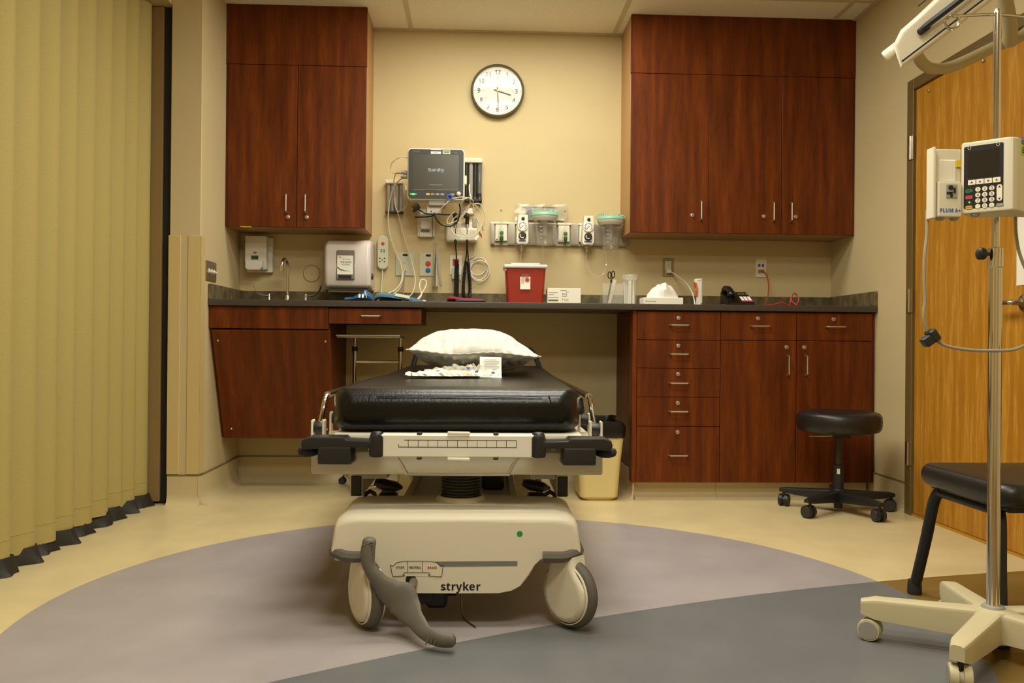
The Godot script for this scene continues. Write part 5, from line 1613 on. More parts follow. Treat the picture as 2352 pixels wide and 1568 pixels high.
func wall_devices() -> void:
	# specula dispensers
	var t := thing("specula_dispenser", "small wall dispenser of four grey tubes left of the monitor", "dispenser", V(-0.475, 1.596, 0))
	P(t, "cap", G.new().bx(-0.53, -0.426, 1.768, 1.79, 0.001, 0.06, 0.004), M.warm_white)
	for i in 4: P(t, "tube", G.new().at(V(-0.512 + 0.0245 * i, 0, 0.035)).lathe([[0.0115, 1.605], [0.0115, 1.768]], 14), M.mid_grey)
	P(t, "bottom_plate", G.new().bx(-0.53, -0.424, 1.598, 1.606, 0.001, 0.055, 0.001), M.dark_plastic)
	P(t, "back_plate", G.new().bx(-0.525, -0.43, 1.604, 1.77, 0.001, 0.022), M.grey_plastic)
	t = thing("specula_dispenser", "tall wall dispenser of dark tubes right of the monitor", "dispenser", V(-0.013, 1.67, 0))
	P(t, "cap", G.new().bx(-0.069, 0.042, 1.9, 1.927, 0.001, 0.06, 0.004), M.warm_white)
	T(t, "lettering", "WELCH ALLYN", V(-0.014, 1.914, 0.0605), 0.007, M.mid_grey)
	var cols := ["black_plastic", "mid_grey", "black_plastic", "black_plastic"]
	for i in 4: P(t, "tube", G.new().at(V(-0.052 + 0.0262 * i, 0, 0.035)).lathe([[0.0125, 1.69], [0.0125, 1.9]], 14), M[cols[i]])
	P(t, "clear_tube", G.new().at(V(0.0266, 0, 0.036)).lathe([[0.0132, 1.72], [0.0132, 1.9]], 14), M.clear_plastic)
	P(t, "bottom_plate", G.new().bx(-0.068, 0.041, 1.672, 1.69, 0.001, 0.055, 0.002), M.black_plastic)
	P(t, "nozzle", G.new().at(V(0.03, 0, 0.035)).lathe([[0.003, 1.645], [0.009, 1.675]], 10), M.black_plastic)
	for x in [0.0, 0.027]: P(t, "specula_tip", G.new().at(V(x, 0, 0.05)).lathe([[0.002, 1.686], [0.005, 1.694]], 10), M.warm_white)
	# wall track under the monitor
	t = thing("wall_track", "cream vertical wall track carrying the monitor arm", "wall track", V(-0.29, 1.457, 0))
	P(t, "plate", G.new().bx(-0.34, -0.243, 1.462, 1.69, 0.001, 0.02, 0.003), M.enamel_white)
	P(t, "cover", G.new().bx(-0.328, -0.252, 1.458, 1.56, 0.02, 0.04, 0.005, 2), M.enamel_white)
	P(t, "side_flange", G.new().bx(-0.25, -0.237, 1.46, 1.63, 0.02, 0.035, 0.002), M.enamel)
	P(t, "pivot_block", G.new().bx(-0.318, -0.258, 1.5, 1.59, 0.035, 0.075, 0.008, 2), M.enamel_white)
	P(t, "cover_label", G.new().bx(-0.315, -0.27, 1.485, 1.515, 0.04, 0.041), M.mid_grey)
	for x in [-0.317, -0.275]: P(t, "screw", G.new().ball(V(x, 1.49, 0.041), V(0.003, 0.003, 0.002), 8, 5), M.ink)
	# wall transformer with two instrument handles
	t = thing("diagnostic_set", "white wall transformer with two black corded instrument handles", "instrument set", V(-0.07, 1.43, 0))
	var tb := P(t, "transformer", G.new().bx(-0.168, 0.016, 1.43, 1.512, 0.001, 0.085, 0.014, 3), M.warm_white)
	P(tb, "upper_case", G.new().bx(-0.168, 0.01, 1.5, 1.548, 0.001, 0.055, 0.01, 3), M.warm_white)
	P(tb, "power_light", G.new().at(V(-0.078, 1.446, 0.085), V(90, 0, 0)).lathe([[0.0035, 0], [0.003, 0.002], [0, 0.0025]], 12), M.led_green)
	P(tb, "hook_plate", G.new().bx(-0.07, -0.005, 1.6, 1.635, 0.001, 0.03, 0.006, 2), M.warm_white)
	for e in [[-0.113, 1.575], [-0.045, 1.57]]:
		var x: float = e[0]
		var h := P(t, "instrument_handle", G.new().at(V(x, 0, 0.075)).lathe([[0.006, 1.41], [0.0095, 1.43], [0.0105, 1.48], [0.0105, 1.5], [0.009, 1.502], [0.009, 1.53], [0.0115, 1.535], [0.011, 1.556], [0.0, 1.556]], 14), M.black_plastic)
		P(h, "silver_band", G.new().at(V(x, 0, 0.075)).lathe([[0.0095, 1.502], [0.0095, 1.53]], 14), M.brushed)
		P(h, "instrument_head", G.new().at(V(x, 1.575, 0.078), V(0, 0, 8)).ball(Vector3.ZERO, V(0.015, 0.024, 0.016), 12, 8), M.black_plastic)
		if x > -0.06: P(h, "specula_cone", G.new().at(V(x - 0.012, 1.575, 0.085), V(70, -20, 0)).lathe([[0.011, 0.0], [0.003, 0.028]], 12), M.black_plastic)
	var c1 := P(t, "cord", G.new().tube(curve([V(-0.113, 1.42, 0.07), V(-0.108, 1.36, 0.062), V(-0.106, 1.315, 0.06)], 6), 0.004, 7), M.cable_black)
	P(c1, "coiled_cord", coil([V(-0.106, 1.32, 0.06), V(-0.108, 1.24, 0.06), V(-0.109, 1.16, 0.058), V(-0.109, 1.095, 0.056)], 0.0085, 34, 0.0035), M.cable_black)
	P(c1, "coiled_cord", coil([V(-0.1, 1.3, 0.044), V(-0.1, 1.22, 0.044), V(-0.1, 1.15, 0.044), V(-0.103, 1.1, 0.044)], 0.0075, 30, 0.0035), M.cable_black)
	var c2 := P(t, "cord", G.new().tube(curve([V(-0.045, 1.42, 0.07), V(-0.047, 1.36, 0.05), V(-0.054, 1.315, 0.04), V(-0.05, 1.31, 0.04)], 6), 0.004, 7), M.cable_black)
	P(c2, "cord_run", G.new().tube(curve([V(-0.045, 1.42, 0.07), V(-0.038, 1.35, 0.045), V(-0.034, 1.29, 0.04)], 6), 0.0035, 7), M.cable_black)
	P(c2, "coiled_cord", coil([V(-0.05, 1.315, 0.04), V(-0.058, 1.25, 0.045), V(-0.064, 1.18, 0.045), V(-0.062, 1.12, 0.045), V(-0.045, 1.093, 0.045), V(-0.028, 1.115, 0.045), V(-0.026, 1.18, 0.045), V(-0.032, 1.25, 0.045), V(-0.037, 1.31, 0.042)], 0.0078, 72, 0.0035), M.cable_black)
	# white cable coiled on the wall
	t = thing("coiled_cable", "white cable coiled in loops on the wall right of the corded handles", "cable", V(0.03, 1.27, 0))
	for e in [[0.028, 1.275, 0.052, 0.066, 0.02], [0.032, 1.262, 0.058, 0.062, 0.025], [0.02, 1.29, 0.05, 0.052, 0.015]]:
		var lp := []
		for i in 26:
			var a := TAU * i / 26
			lp.append(V(e[0] + cos(a) * e[2], e[1] + sin(a) * e[3], e[4] + 0.004 * sin(a * 2)))
		P(t, "loop", G.new().ring(lp, 0.0032, 7), M.cable_white)
	P(t, "lead", G.new().tube(curve([V(0.0, 1.426, 0.03), V(0.002, 1.39, 0.02), V(-0.005, 1.35, 0.015), V(-0.04, 1.335, 0.014), V(-0.065, 1.3, 0.014), V(-0.078, 1.25, 0.014), V(-0.085, 1.205, 0.014)], 6), 0.0032, 7), M.cable_white)
	# plates on the wall
	t = thing("red_outlet", "ivory wall outlet with red receptacle and white plug", "outlet", V(-0.11, 1.297, 0))
	P(t, "plate", G.new().bx(-0.147, -0.075, 1.238, 1.355, 0.001, 0.006, 0.002), M.warm_white)
	P(t, "receptacle", G.new().bx(-0.13, -0.092, 1.275, 1.332, 0.005, 0.009, 0.001), M.sticker_red)
	P(t, "plug", G.new().bx(-0.134, -0.09, 1.21, 1.29, 0.006, 0.028, 0.008, 2), M.white_plastic)
	t = thing("nurse_call_plate", "greenish wall plate with corded jack below the monitor", "wall plate", V(-0.413, 1.297, 0))
	P(t, "plate", G.new().bx(-0.47, -0.357, 1.228, 1.368, 0.001, 0.008, 0.003), M.pale_green)
	P(t, "badge", G.new().prism(rrect(-0.428, -0.397, 1.345, 1.358, 0.006), 0.008, 0.0088), M.ink)
	P(t, "jack", G.new().at(V(-0.417, 1.258, 0.008), V(90, 0, 0)).lathe([[0.011, 0], [0.011, 0.006], [0.006, 0.01]], 14), M.brass)
	P(t, "red_arrow", G.new().prism(PackedVector2Array([Vector2(-0.425, 1.303), Vector2(-0.412, 1.303), Vector2(-0.418, 1.308)]), 0.008, 0.0086), M.sticker_red)
	var cr := P(t, "cord", G.new().tube(curve([V(-0.417, 1.258, 0.02), V(-0.42, 1.25, 0.03), V(-0.425, 1.2, 0.035), V(-0.44, 1.15, 0.05), V(-0.47, 1.115, 0.1), V(-0.51, 1.09, 0.2)], 6), 0.0038, 7), M.cable_white)
	P(cr, "cord_tail", G.new().tube(curve([V(-0.415, 1.258, 0.02), V(-0.412, 1.24, 0.03), V(-0.418, 1.18, 0.03), V(-0.42, 1.1, 0.03)], 6), 0.0032, 7), M.cable_grey)
	t = thing("code_button_plate", "greenish wall plate with round red and blue buttons", "wall plate", V(-0.275, 1.297, 0))
	P(t, "plate", G.new().bx(-0.33, -0.222, 1.228, 1.368, 0.001, 0.008, 0.003), M.pale_green)
	P(t, "badge", G.new().prism(rrect(-0.291, -0.26, 1.345, 1.358, 0.006), 0.008, 0.0088), M.ink)
	P(t, "red_button", G.new().at(V(-0.276, 1.303, 0.008), V(90, 0, 0)).lathe([[0.0155, 0], [0.0155, 0.004], [0.013, 0.006], [0, 0.0065]], 20), M.sticker_red)
	P(t, "blue_button", G.new().at(V(-0.276, 1.263, 0.008), V(90, 0, 0)).lathe([[0.0145, 0], [0.0145, 0.004], [0.012, 0.006], [0, 0.0065]], 20), M.ink_blue)
	# papers on a ring
	t = thing("hanging_papers", "bunch of white papers hanging from a ring on the wall", "papers", V(-0.225, 1.16, 0.03))
	P(t, "ring", G.new().ring(circle(V(-0.233, 1.428, 0.045), 0.015, 18), 0.0014, 6), M.steel)
	P(t, "cord", G.new().tube(curve([V(-0.235, 1.55, 0.05), V(-0.232, 1.49, 0.046), V(-0.233, 1.443, 0.045)], 4), 0.001, 5), M.cable_cream)
	for e in [[-0.238, 72.0, 0.045, -0.008], [-0.23, 80.0, 0.05, -0.01], [-0.216, 62.0, 0.045, 0.02], [-0.225, 86.0, 0.055, 0.004]]:
		var rows := []
		for i in 7:
			var u := i / 6.0
			var a := deg_to_rad(e[1] + 14.0 * u)
			var cc := V(lerpf(-0.233, e[0], minf(1.0, u * 3.0)) + e[3] * u * u, 1.42 - 0.255 * u, e[2])
			var wv := V(cos(a), 0, sin(a)) * (0.008 + 0.024 * smoothstep(0.0, 0.3, u))
			rows.append(PackedVector3Array([cc - wv, cc + wv, cc + wv + V(0, 0, -0.0008), cc - wv + V(0, 0, -0.0008)]))
		P(t, "sheet", G.new().loft(rows), M.paper, 30)
	# bed pendant
	t = thing("call_pendant", "grey-green nurse call pendant with buttons clipped to the wall", "remote", V(-0.543, 1.26, 0))
	var pn := P(t, "body", G.new().prism(rrect(-0.576, -0.51, 1.262, 1.464, 0.031, 6), 0.012, 0.036, 0.008, 3), M.pale_green)
	pn.scale = Vector3.ONE
	P(t, "wall_clip", G.new().bx(-0.56, -0.525, 1.32, 1.4, 0.001, 0.014), M.mid_grey)
	P(t, "call_button", G.new().at(V(-0.543, 1.415, 0.036), V(90, 0, 0)).lathe([[0.0105, 0], [0.009, 0.003], [0, 0.0035]], 16), M.sticker_red)
	for e in [[-0.551, 1.378], [-0.535, 1.378], [-0.551, 1.367], [-0.535, 1.367], [-0.56, 1.328], [-0.532, 1.328], [-0.56, 1.308], [-0.532, 1.308]]: P(t, "key", G.new().box(V(e[0], e[1], 0.0365), V(0.009, 0.0065, 0.0015), 0.0005), M.dark_plastic)
	P(t, "green_key", G.new().box(V(-0.546, 1.318, 0.0365), V(0.008, 0.008, 0.0015), 0.0005), M.sticker_green)
	P(t, "cord", G.new().tube(curve([V(-0.545, 1.268, 0.024), V(-0.545, 1.22, 0.024), V(-0.55, 1.16, 0.026), V(-0.548, 1.1, 0.05), V(-0.54, 1.07, 0.12)], 6), 0.0042, 7), M.cable_cream)
	# outlets over the right half of the counter
	t = thing("wall_outlet", "bronze duplex wall outlet above the tissue box", "outlet", V(1.17, 1.3, 0))
	P(t, "plate", G.new().bx(1.137, 1.204, 1.243, 1.355, 0.001, 0.006, 0.002), M.outlet_ivory)
	P(t, "receptacle", G.new().bx(1.152, 1.187, 1.262, 1.338, 0.005, 0.0085, 0.002), M.pump_shell)
	for e in [[-0.006, 0.02], [0.006, 0.02], [0.0, 0.03], [0.0, 0.007]]: P(t, "slot", G.new().box(V(1.17 + e[0], 1.3 + e[1], 0.0087), V(0.003, 0.007, 0.0006)), M.ink)
	P(t, "plug", G.new().bx(1.158, 1.186, 1.262, 1.286, 0.008, 0.03, 0.006, 2), M.warm_white)
	P(t, "cord", G.new().tube(curve([V(1.178, 1.27, 0.03), V(1.2, 1.255, 0.05), V(1.24, 1.2, 0.15), V(1.26, 1.14, 0.22), V(1.262, 1.09, 0.27), V(1.26, 1.054, 0.29)], 6), 0.0034, 7), M.cable_white)
	t = thing("data_outlet", "white data outlet with blue ports and an orange cable plugged in", "outlet", V(1.74, 1.3, 0))
	P(t, "plate", G.new().bx(1.706, 1.773, 1.245, 1.357, 0.001, 0.006, 0.002), M.warm_white)
	for x in [1.727, 1.75]: P(t, "blue_port", G.new().bx(x - 0.007, x + 0.007, 1.31, 1.326, 0.005, 0.009, 0.001), M.ink_blue)
	P(t, "port_block", G.new().bx(1.722, 1.736, 1.27, 1.292, 0.005, 0.008), M.outlet_ivory)
	P(t, "plug", G.new().bx(1.737, 1.753, 1.275, 1.291, 0.006, 0.022, 0.002), M.cable_orange)
	P(t, "orange_cable", G.new().tube(curve([V(1.745, 1.283, 0.02), V(1.765, 1.26, 0.03), V(1.77, 1.2, 0.05), V(1.75, 1.13, 0.1), V(1.7, 1.07, 0.2), V(1.67, 1.055, 0.3), V(1.6, 1.054, 0.36)], 6), 0.0034, 7), M.cable_orange)

func flowmeter(x: float, label: String) -> void:
	var t := thing("oxygen_flowmeter", label, "flowmeter", V(x, 1.44, 0.05), "oxygen flowmeters on the gas rail")
	P(t, "green_nut", G.new().at(V(x, 1.485, 0.062), V(90, 0, 0)).lathe([[0.012, 0.0], [0.012, 0.02], [0.009, 0.024], [0, 0.025]], 6), M.button_green)
	P(t, "green_knob", G.new().at(V(x, 0, 0.075)).lathe([[0.002, 1.415], [0.005, 1.43], [0.009, 1.44], [0.011, 1.455], [0.007, 1.468]], 12), M.green_dark)
	P(t, "flow_tube", G.new().at(V(x - 0.003, 0, 0.075)).lathe([[0.009, 1.48], [0.0095, 1.5], [0.0075, 1.51], [0.0075, 1.6], [0.005, 1.61], [0.005, 1.618]], 14), M.clear_plastic)
	P(t, "clear_block", G.new().bx(x - 0.019, x + 0.012, 1.458, 1.51, 0.052, 0.08, 0.004), M.clear_plastic)
	P(t, "tube_cap", G.new().at(V(x - 0.003, 0, 0.075)).lathe([[0.0055, 1.612], [0.0055, 1.62]], 10), M.steel)

func regulator(x: float, label: String) -> void:
	var t := thing("vacuum_regulator", label, "regulator", V(x, 1.41, 0.06), "vacuum regulators on the gas rail")
	var z := 0.125
	var b := P(t, "body", G.new().prism(PackedVector2Array([Vector2(x - 0.036, 1.43), Vector2(x - 0.028, 1.415), Vector2(x + 0.028, 1.415), Vector2(x + 0.036, 1.43), Vector2(x + 0.036, 1.5), Vector2(x + 0.031, 1.586), Vector2(x - 0.026, 1.586), Vector2(x - 0.033, 1.5)]), 0.0475, z, 0.006, 2), M.warm_white)
	P(b, "mode_knob", G.new().at(V(x + 0.002, 1.563, z), V(90, 0, 0)).lathe([[0.0095, 0], [0.0095, 0.008], [0.007, 0.01], [0, 0.0105]], 16), M.black_plastic)
	var gg := P(b, "gauge", G.new().at(V(x, 1.519, z - 0.004), V(90, 0, 0)).lathe([[0.031, 0], [0.031, 0.01], [0.028, 0.0125], [0, 0.0126]], 28), M.warm_white)
	P(gg, "gauge_dial", G.new().at(V(x, 1.519, z + 0.0087), V(90, 0, 0)).lathe([[0.0255, 0], [0.0255, 0.0006]], 28), M.paper)
	for i in 14:
		var a := deg_to_rad(225.0 - 270.0 * i / 13)
		P(gg, "gauge_mark", G.new().at(V(x, 1.519, z + 0.0095), V(0, 0, rad_to_deg(a))).box(V(0.02, 0, 0), V(0.008, 0.0036, 0.0005)), M.sticker_red if i > 8 and i < 11 else M.ink_blue)
	P(gg, "needle", G.new().at(V(x, 1.519, z + 0.0104), V(0, 0, 228)).box(V(0.006, 0, 0), V(0.026, 0.0022, 0.0006)), M.ink)
	P(b, "control_knob", G.new().at(V(x - 0.001, 1.462, z), V(90, 0, 0)).lathe([[0.0225, 0], [0.0225, 0.014], [0.019, 0.018], [0, 0.0185]], 24), M.black_plastic)
	var arc := []
	for i in 10:
		var a := deg_to_rad(150.0 + 150.0 * i / 9.0)
		arc.append(V(x - 0.001 + cos(a) * 0.0145, 1.462 + sin(a) * 0.0145, z + 0.0185))
	P(b, "knob_arrow", G.new().tube(arc, 0.0028, 5), M.warm_white)
	P(b, "blue_band", G.new().bx(x - 0.023, x + 0.021, 1.4285, 1.4355, z - 0.0005, z + 0.0008), M.ink_blue)
	P(t, "outlet_cup", G.new().at(V(x - 0.004, 0, 0.09)).lathe([[0.006, 1.375], [0.0055, 1.395], [0.011, 1.4], [0.013, 1.418]], 14), M.mid_grey)

func canister(x: float, y: float, label: String) -> void:
	var t := thing("suction_canister", label, "canister", V(x, y - 0.175, 0.12), "suction canisters on the gas rail")
	var c := V(x, y, 0.136)
	P(t, "jar", G.new().at(c).lathe([[0.0, -0.176], [0.046, -0.176], [0.05, -0.17], [0.06, -0.06], [0.062, -0.03], [0.06, -0.03], [0.058, -0.06], [0.048, -0.166], [0.0, -0.17]], 32), M.glass)
	P(t, "holder_ring", G.new().at(c).lathe([[0.06, -0.04], [0.066, -0.036], [0.077, -0.02], [0.077, -0.014], [0.06, -0.014]], 32, Vector3.ZERO, false, false), M.enamel)
	P(t, "holder_bracket", G.new().bx(x - 0.02, x + 0.02, y - 0.04, y - 0.016, 0.0368, 0.08), M.enamel)
	var l := P(t, "lid", G.new().at(c).lathe([[0.076, -0.014], [0.079, -0.01], [0.079, -0.004], [0.074, 0.006], [0.066, 0.011], [0.0, 0.013]], 32), M.teal)
	P(l, "port", G.new().at(c + V(0.036, 0, 0.01)).lathe([[0.017, 0.01], [0.017, 0.024], [0.014, 0.026], [0.0, 0.026]], 18), M.teal)
	P(l, "port", G.new().at(c + V(-0.05, 0, 0.02)).lathe([[0.006, 0.008], [0.006, 0.03], [0.003, 0.031]], 12), M.teal)
	P(l, "nozzle", G.new().at(c + V(0.002, 0, 0.0)).lathe([[0.006, 0.01], [0.0055, 0.042]], 12), M.clear_plastic)
	P(l, "tether", G.new().tube(curve([c + V(-0.05, 0.024, 0.02), c + V(-0.075, 0.02, 0.03), c + V(-0.092, 0.004, 0.03), c + V(-0.085, -0.008, 0.03)], 5), 0.0025, 6), M.teal)
	P(l, "tether", G.new().tube(curve([c + V(0.05, 0.018, 0.02), c + V(0.072, 0.014, 0.03), c + V(0.08, 0.002, 0.03)], 5), 0.0025, 6), M.teal)
	for i in 4: P(t, "scale_mark", G.new().at(c, V(0, -22, 0)).box(V(-0.004, -0.075 - 0.022 * i, 0.0575 - 0.0025 * i), V(0.012, 0.0016, 0.0006)), M.paper)
	P(t, "float_tube", G.new().at(c).lathe([[0.012, -0.12], [0.012, -0.02]], 14), M.clear_plastic)
	P(t, "float_ball", G.new().ball(c + V(0.004, -0.166, 0.01), V(0.006, 0.004, 0.006), 10, 6), M.paper)

func gas_rail() -> void:
	var t := thing("gas_rail", "grey metal medical gas rail running along the wall", "rail", V(0.5, 1.417, 0))
	P(t, "rail_back", G.new().bx(0.095, 0.91, 1.417, 1.556, 0.001, 0.02), M.aluminium)
	# rounded covers between the outlets
	for e in [[0.095, 0.118], [0.197, 0.24], [0.31, 0.485], [0.572, 0.62], [0.69, 0.91]]:
		P(t, "cover_strip", side(G.new(), [[0.018, 1.419], [0.03, 1.419], [0.036, 1.43], [0.036, 1.545], [0.03, 1.554], [0.018, 1.554]], e[0], e[1]), M.aluminium)
	for e in [[0.122, 0.192], [0.498, 0.566], [0.624, 0.68], [0.245, 0.305]]:
		var o := P(t, "gas_outlet", G.new().bx(e[0], e[1], 1.44, 1.54, 0.018, 0.046, 0.003), M.warm_white)
		P(o, "outlet_cap", G.new().bx(e[0] - 0.006, e[1] + 0.008, 1.54, 1.553, 0.018, 0.05, 0.002), M.warm_white)
		P(o, "logo_dot", G.new().at(V(e[0] + 0.01, 1.449, 0.046), V(90, 0, 0)).lathe([[0.004, 0], [0.004, 0.0005]], 10), M.dark_plastic)
		P(o, "logo_bar", G.new().box(V(e[0] + 0.034, 1.449, 0.0462), V(0.032, 0.004, 0.0005)), M.mid_grey)
	flowmeter(0.159, "oxygen flowmeter with green knob at the left end of the gas rail")
	flowmeter(0.538, "oxygen flowmeter with green knob between the two suction canisters")
	regulator(0.28, "white vacuum regulator with dial gauge left of the first canister")
	regulator(0.667, "white vacuum regulator with dial gauge left of the second canister")
	canister(0.409, 1.585, "clear suction canister with mint lid in front of the plastic bag")
	canister(0.797, 1.568, "clear suction canister with mint lid beside the three-door wall cabinet")
	t = thing("suction_tubing", "clear suction tube hanging from the right vacuum regulator", "tubing", V(0.72, 1.3, 0.08))
	P(t, "tube", G.new().tube(curve([V(0.663, 1.38, 0.09), V(0.662, 1.33, 0.08), V(0.685, 1.265, 0.07), V(0.73, 1.235, 0.07), V(0.775, 1.26, 0.07), V(0.782, 1.32, 0.08), V(0.77, 1.38, 0.1), V(0.765, 1.4, 0.11)], 7), 0.0036, 7), M.clear_plastic)
	P(t, "bead", G.new().ball(V(0.782, 1.3, 0.078), V(0.006, 0.008, 0.006), 10, 6), M.paper)
	t = thing("suction_tubing", "clear suction tube dropping behind the sharps container", "tubing", V(0.28, 1.2, 0.07))
	P(t, "tube", G.new().tube(curve([V(0.276, 1.372, 0.09), V(0.272, 1.33, 0.08), V(0.262, 1.27, 0.06), V(0.27, 1.18, 0.05), V(0.34, 1.16, 0.05), V(0.4, 1.24, 0.05), V(0.405, 1.34, 0.08), V(0.4, 1.405, 0.1)], 7), 0.0036, 7), M.clear_plastic)
	# plastic bag tucked behind the rail
	t = thing("plastic_bag", "translucent plastic bag with navy print behind the gas rail", "bag", V(0.395, 1.52, 0.05))
	var rings := []
	var f := FastNoiseLite.new()
	f.seed = 8
	f.frequency = 7.0
	for i in 15:
		var u := i / 14.0
		var ring := PackedVector3Array()
		var x := lerpf(0.236, 0.556, u)
		var top := 1.662 + f.get_noise_2d(u * 2.0, 1.0) * 0.01
		var low := 1.56 + 0.01 * sin(u * 3.0)
		for j in 7: ring.append(V(x, lerpf(top, low, j / 6.0), 0.05 + f.get_noise_2d(x * 2.0, j * 0.3) * 0.006))
		for j in range(6, -1, -1): ring.append(V(x, lerpf(top, low, j / 6.0), 0.045 + f.get_noise_2d(x * 2.0, j * 0.3) * 0.006))
		ring.reverse()
		rings.append(ring)
	P(t, "film", G.new().loft(rings), M.bag_film, 30)
	P(t, "pale_insert", G.new().bx(0.3, 0.53, 1.57, 1.648, 0.037, 0.038), M.pale_green)
	P(t, "navy_stripe", G.new().bx(0.28, 0.48, 1.64, 1.648, 0.0382, 0.039).bx(0.302, 0.338, 1.57, 1.64, 0.0382, 0.039), M.navy_band)

func counter_things() -> void:
	var y := 1.0482
	# sharps container
	var t := thing("sharps_container", "red sharps container with white lid and biohazard label", "container", V(0.288, y, 0.25))
	var rings := []
	for e in [[0.0, 0.094, 0.07], [0.006, 0.1, 0.076], [0.1, 0.106, 0.08], [0.205, 0.113, 0.086]]:
		var r := PackedVector3Array()
		for p in rrect(-e[1], e[1], -e[2], e[2], 0.014, 4): r.append(V(0.288 + p.x, y + e[0], 0.25 - p.y))
		rings.append(r)
	var b := P(t, "bucket", G.new().loft(rings), M.bin_red)
	P(t, "lid", G.new().box(V(0.288, y + 0.216, 0.25), V(0.248, 0.022, 0.195), 0.008, 3).box(V(0.288, y + 0.232, 0.25), V(0.165, 0.012, 0.13), 0.004, 2), M.towel_shell)
	P(t, "lid_hinge", G.new().bx(0.17, 0.18, y + 0.19, y + 0.222, 0.31, 0.335, 0.003), M.towel_shell)
	var lab := P(b, "label", G.new().at(V(0.286, y + 0.135, 0.3335), V(-3, 0, 0)).prism(rrect(-0.0285, 0.0285, -0.048, 0.048, 0.002, 2), -0.002, 0.001), M.paper)
	P(lab, "biohazard_disc", G.new().at(V(0.297, y + 0.14, 0.3345), V(87, 0, 0)).lathe([[0.0135, 0], [0.0135, 0.0008]], 20), M.sticker_orange)
	for a in [90.0, 210.0, 330.0]: P(lab, "biohazard_mark", G.new().ring(circle(V(0.297 + 0.0045 * cos(deg_to_rad(a)), y + 0.14 + 0.0045 * sin(deg_to_rad(a)), 0.3356), 0.0042, 12), 0.0007, 4), M.ink)
	for i in 3: P(lab, "print_line", G.new().box(V(0.286, y + 0.168 - 0.006 * i, 0.3365), V(0.043, 0.002, 0.0006)), M.mid_grey)
	for i in 6: P(lab, "print_line", G.new().box(V(0.272, y + 0.148 - 0.006 * i, 0.3355), V(0.018, 0.0016, 0.0006)), M.mid_grey)
	for i in 2: P(lab, "print_line", G.new().box(V(0.292, y + 0.104 - 0.005 * i, 0.3335), V(0.026, 0.0016, 0.0006)), M.mid_grey)
	# supply box
	t = thing("supply_box", "small white printed carton right of the sharps container", "box", V(0.503, y, 0.31))
	var bx := P(t, "carton", G.new().bx(0.41, 0.597, y, y + 0.094, 0.25, 0.36, 0.0015), M.paper)
	P(bx, "barcode", G.new().bx(0.414, 0.47, y + 0.022, y + 0.03, 0.3598, 0.3606), M.ink_soft)
	T(bx, "lettering", "18 G", V(0.505, y + 0.061, 0.3602), 0.01, M.ink_soft, Basis.IDENTITY, true)
	for e in [[0.5, 0.082, 0.035], [0.52, 0.074, 0.018], [0.44, 0.07, 0.05], [0.43, 0.058, 0.03], [0.505, 0.05, 0.03], [0.44, 0.042, 0.06], [0.515, 0.034, 0.025], [0.514, 0.026, 0.025]]: P(bx, "print_line", G.new().box(V(e[0], y + e[1], 0.3604), V(e[2], 0.0025, 0.0006)), M.mid_grey)
	P(bx, "red_logo", G.new().box(V(0.494, y + 0.033, 0.3604), V(0.007, 0.005, 0.0006)), M.sticker_red)
	# scissors in a clear holder
	t = thing("clear_holder", "clear plastic holder on the counter with scissors in it", "holder", V(0.786, y, 0.26))
	for e in [[0.728, 0.73, 0.21, 0.31], [0.843, 0.845, 0.21, 0.31]]: P(t, "end_wall", G.new().bx(e[0], e[1], y, y + 0.13, e[2], e[3]), M.clear_plastic)
	for z in [0.21, 0.308]: P(t, "long_wall", G.new().bx(0.73, 0.843, y, y + 0.13, z, z + 0.002), M.clear_plastic)
	P(t, "base", G.new().bx(0.728, 0.845, y, y + 0.003, 0.21, 0.31), M.clear_plastic)
	t = thing("scissors", "black-handled scissors standing in the clear holder", "scissors", V(0.775, y + 0.005, 0.26))
	for s in [-1, 1]:
		var lp := []
		for i in 18:
			var a := TAU * i / 18
			lp.append(V(0.782 + s * 0.0105 + cos(a) * 0.0085, y + 0.18 + sin(a) * 0.019 + 0.002 * s, 0.27))
		P(t, "finger_loop", G.new().ring(lp, 0.0028, 6), M.phone_black)
		P(t, "blade", G.new().tube([V(0.782 + s * 0.004, y + 0.165, 0.27), V(0.78, y + 0.13, 0.268), V(0.772 - s * 0.005, y + 0.055, 0.262), V(0.765 - s * 0.004, y + 0.008, 0.26)], [0.004, 0.0045, 0.0045, 0.002], 6), M.steel if s < 0 else M.phone_black)
	P(t, "pivot_band", G.new().box(V(0.7815, y + 0.155, 0.27), V(0.014, 0.006, 0.006)), M.steel)
	t = thing("tongue_depressor", "pale wooden stick leaning in the clear holder", "stick", V(0.785, y + 0.004, 0.28))
	P(t, "stick", G.new().at(V(0.784, y + 0.078, 0.285), V(0, 0, -13)).box(Vector3.ZERO, V(0.018, 0.15, 0.003), 0.001), M.pump_shell)
	# glass jar of applicators
	t = thing("glass_jar", "clear glass jar filled with white applicators", "jar", V(0.888, y, 0.29))
	P(t, "jar", G.new().at(V(0.888, y, 0.29)).lathe([[0.0, 0.0], [0.043, 0.0], [0.046, 0.004], [0.046, 0.125], [0.041, 0.138], [0.041, 0.142], [0.046, 0.146], [0.046, 0.172], [0.044, 0.176], [0.042, 0.172], [0.042, 0.148], [0.0385, 0.14], [0.0435, 0.122], [0.0435, 0.006], [0.0, 0.005]], 30), M.glass)
	P(t, "lid", G.new().at(V(0.888, y, 0.29)).lathe([[0.0475, 0.15], [0.0475, 0.174], [0.045, 0.178], [0.0, 0.179]], 30), M.film)
	var rng := RandomNumberGenerator.new()
	rng.seed = 3
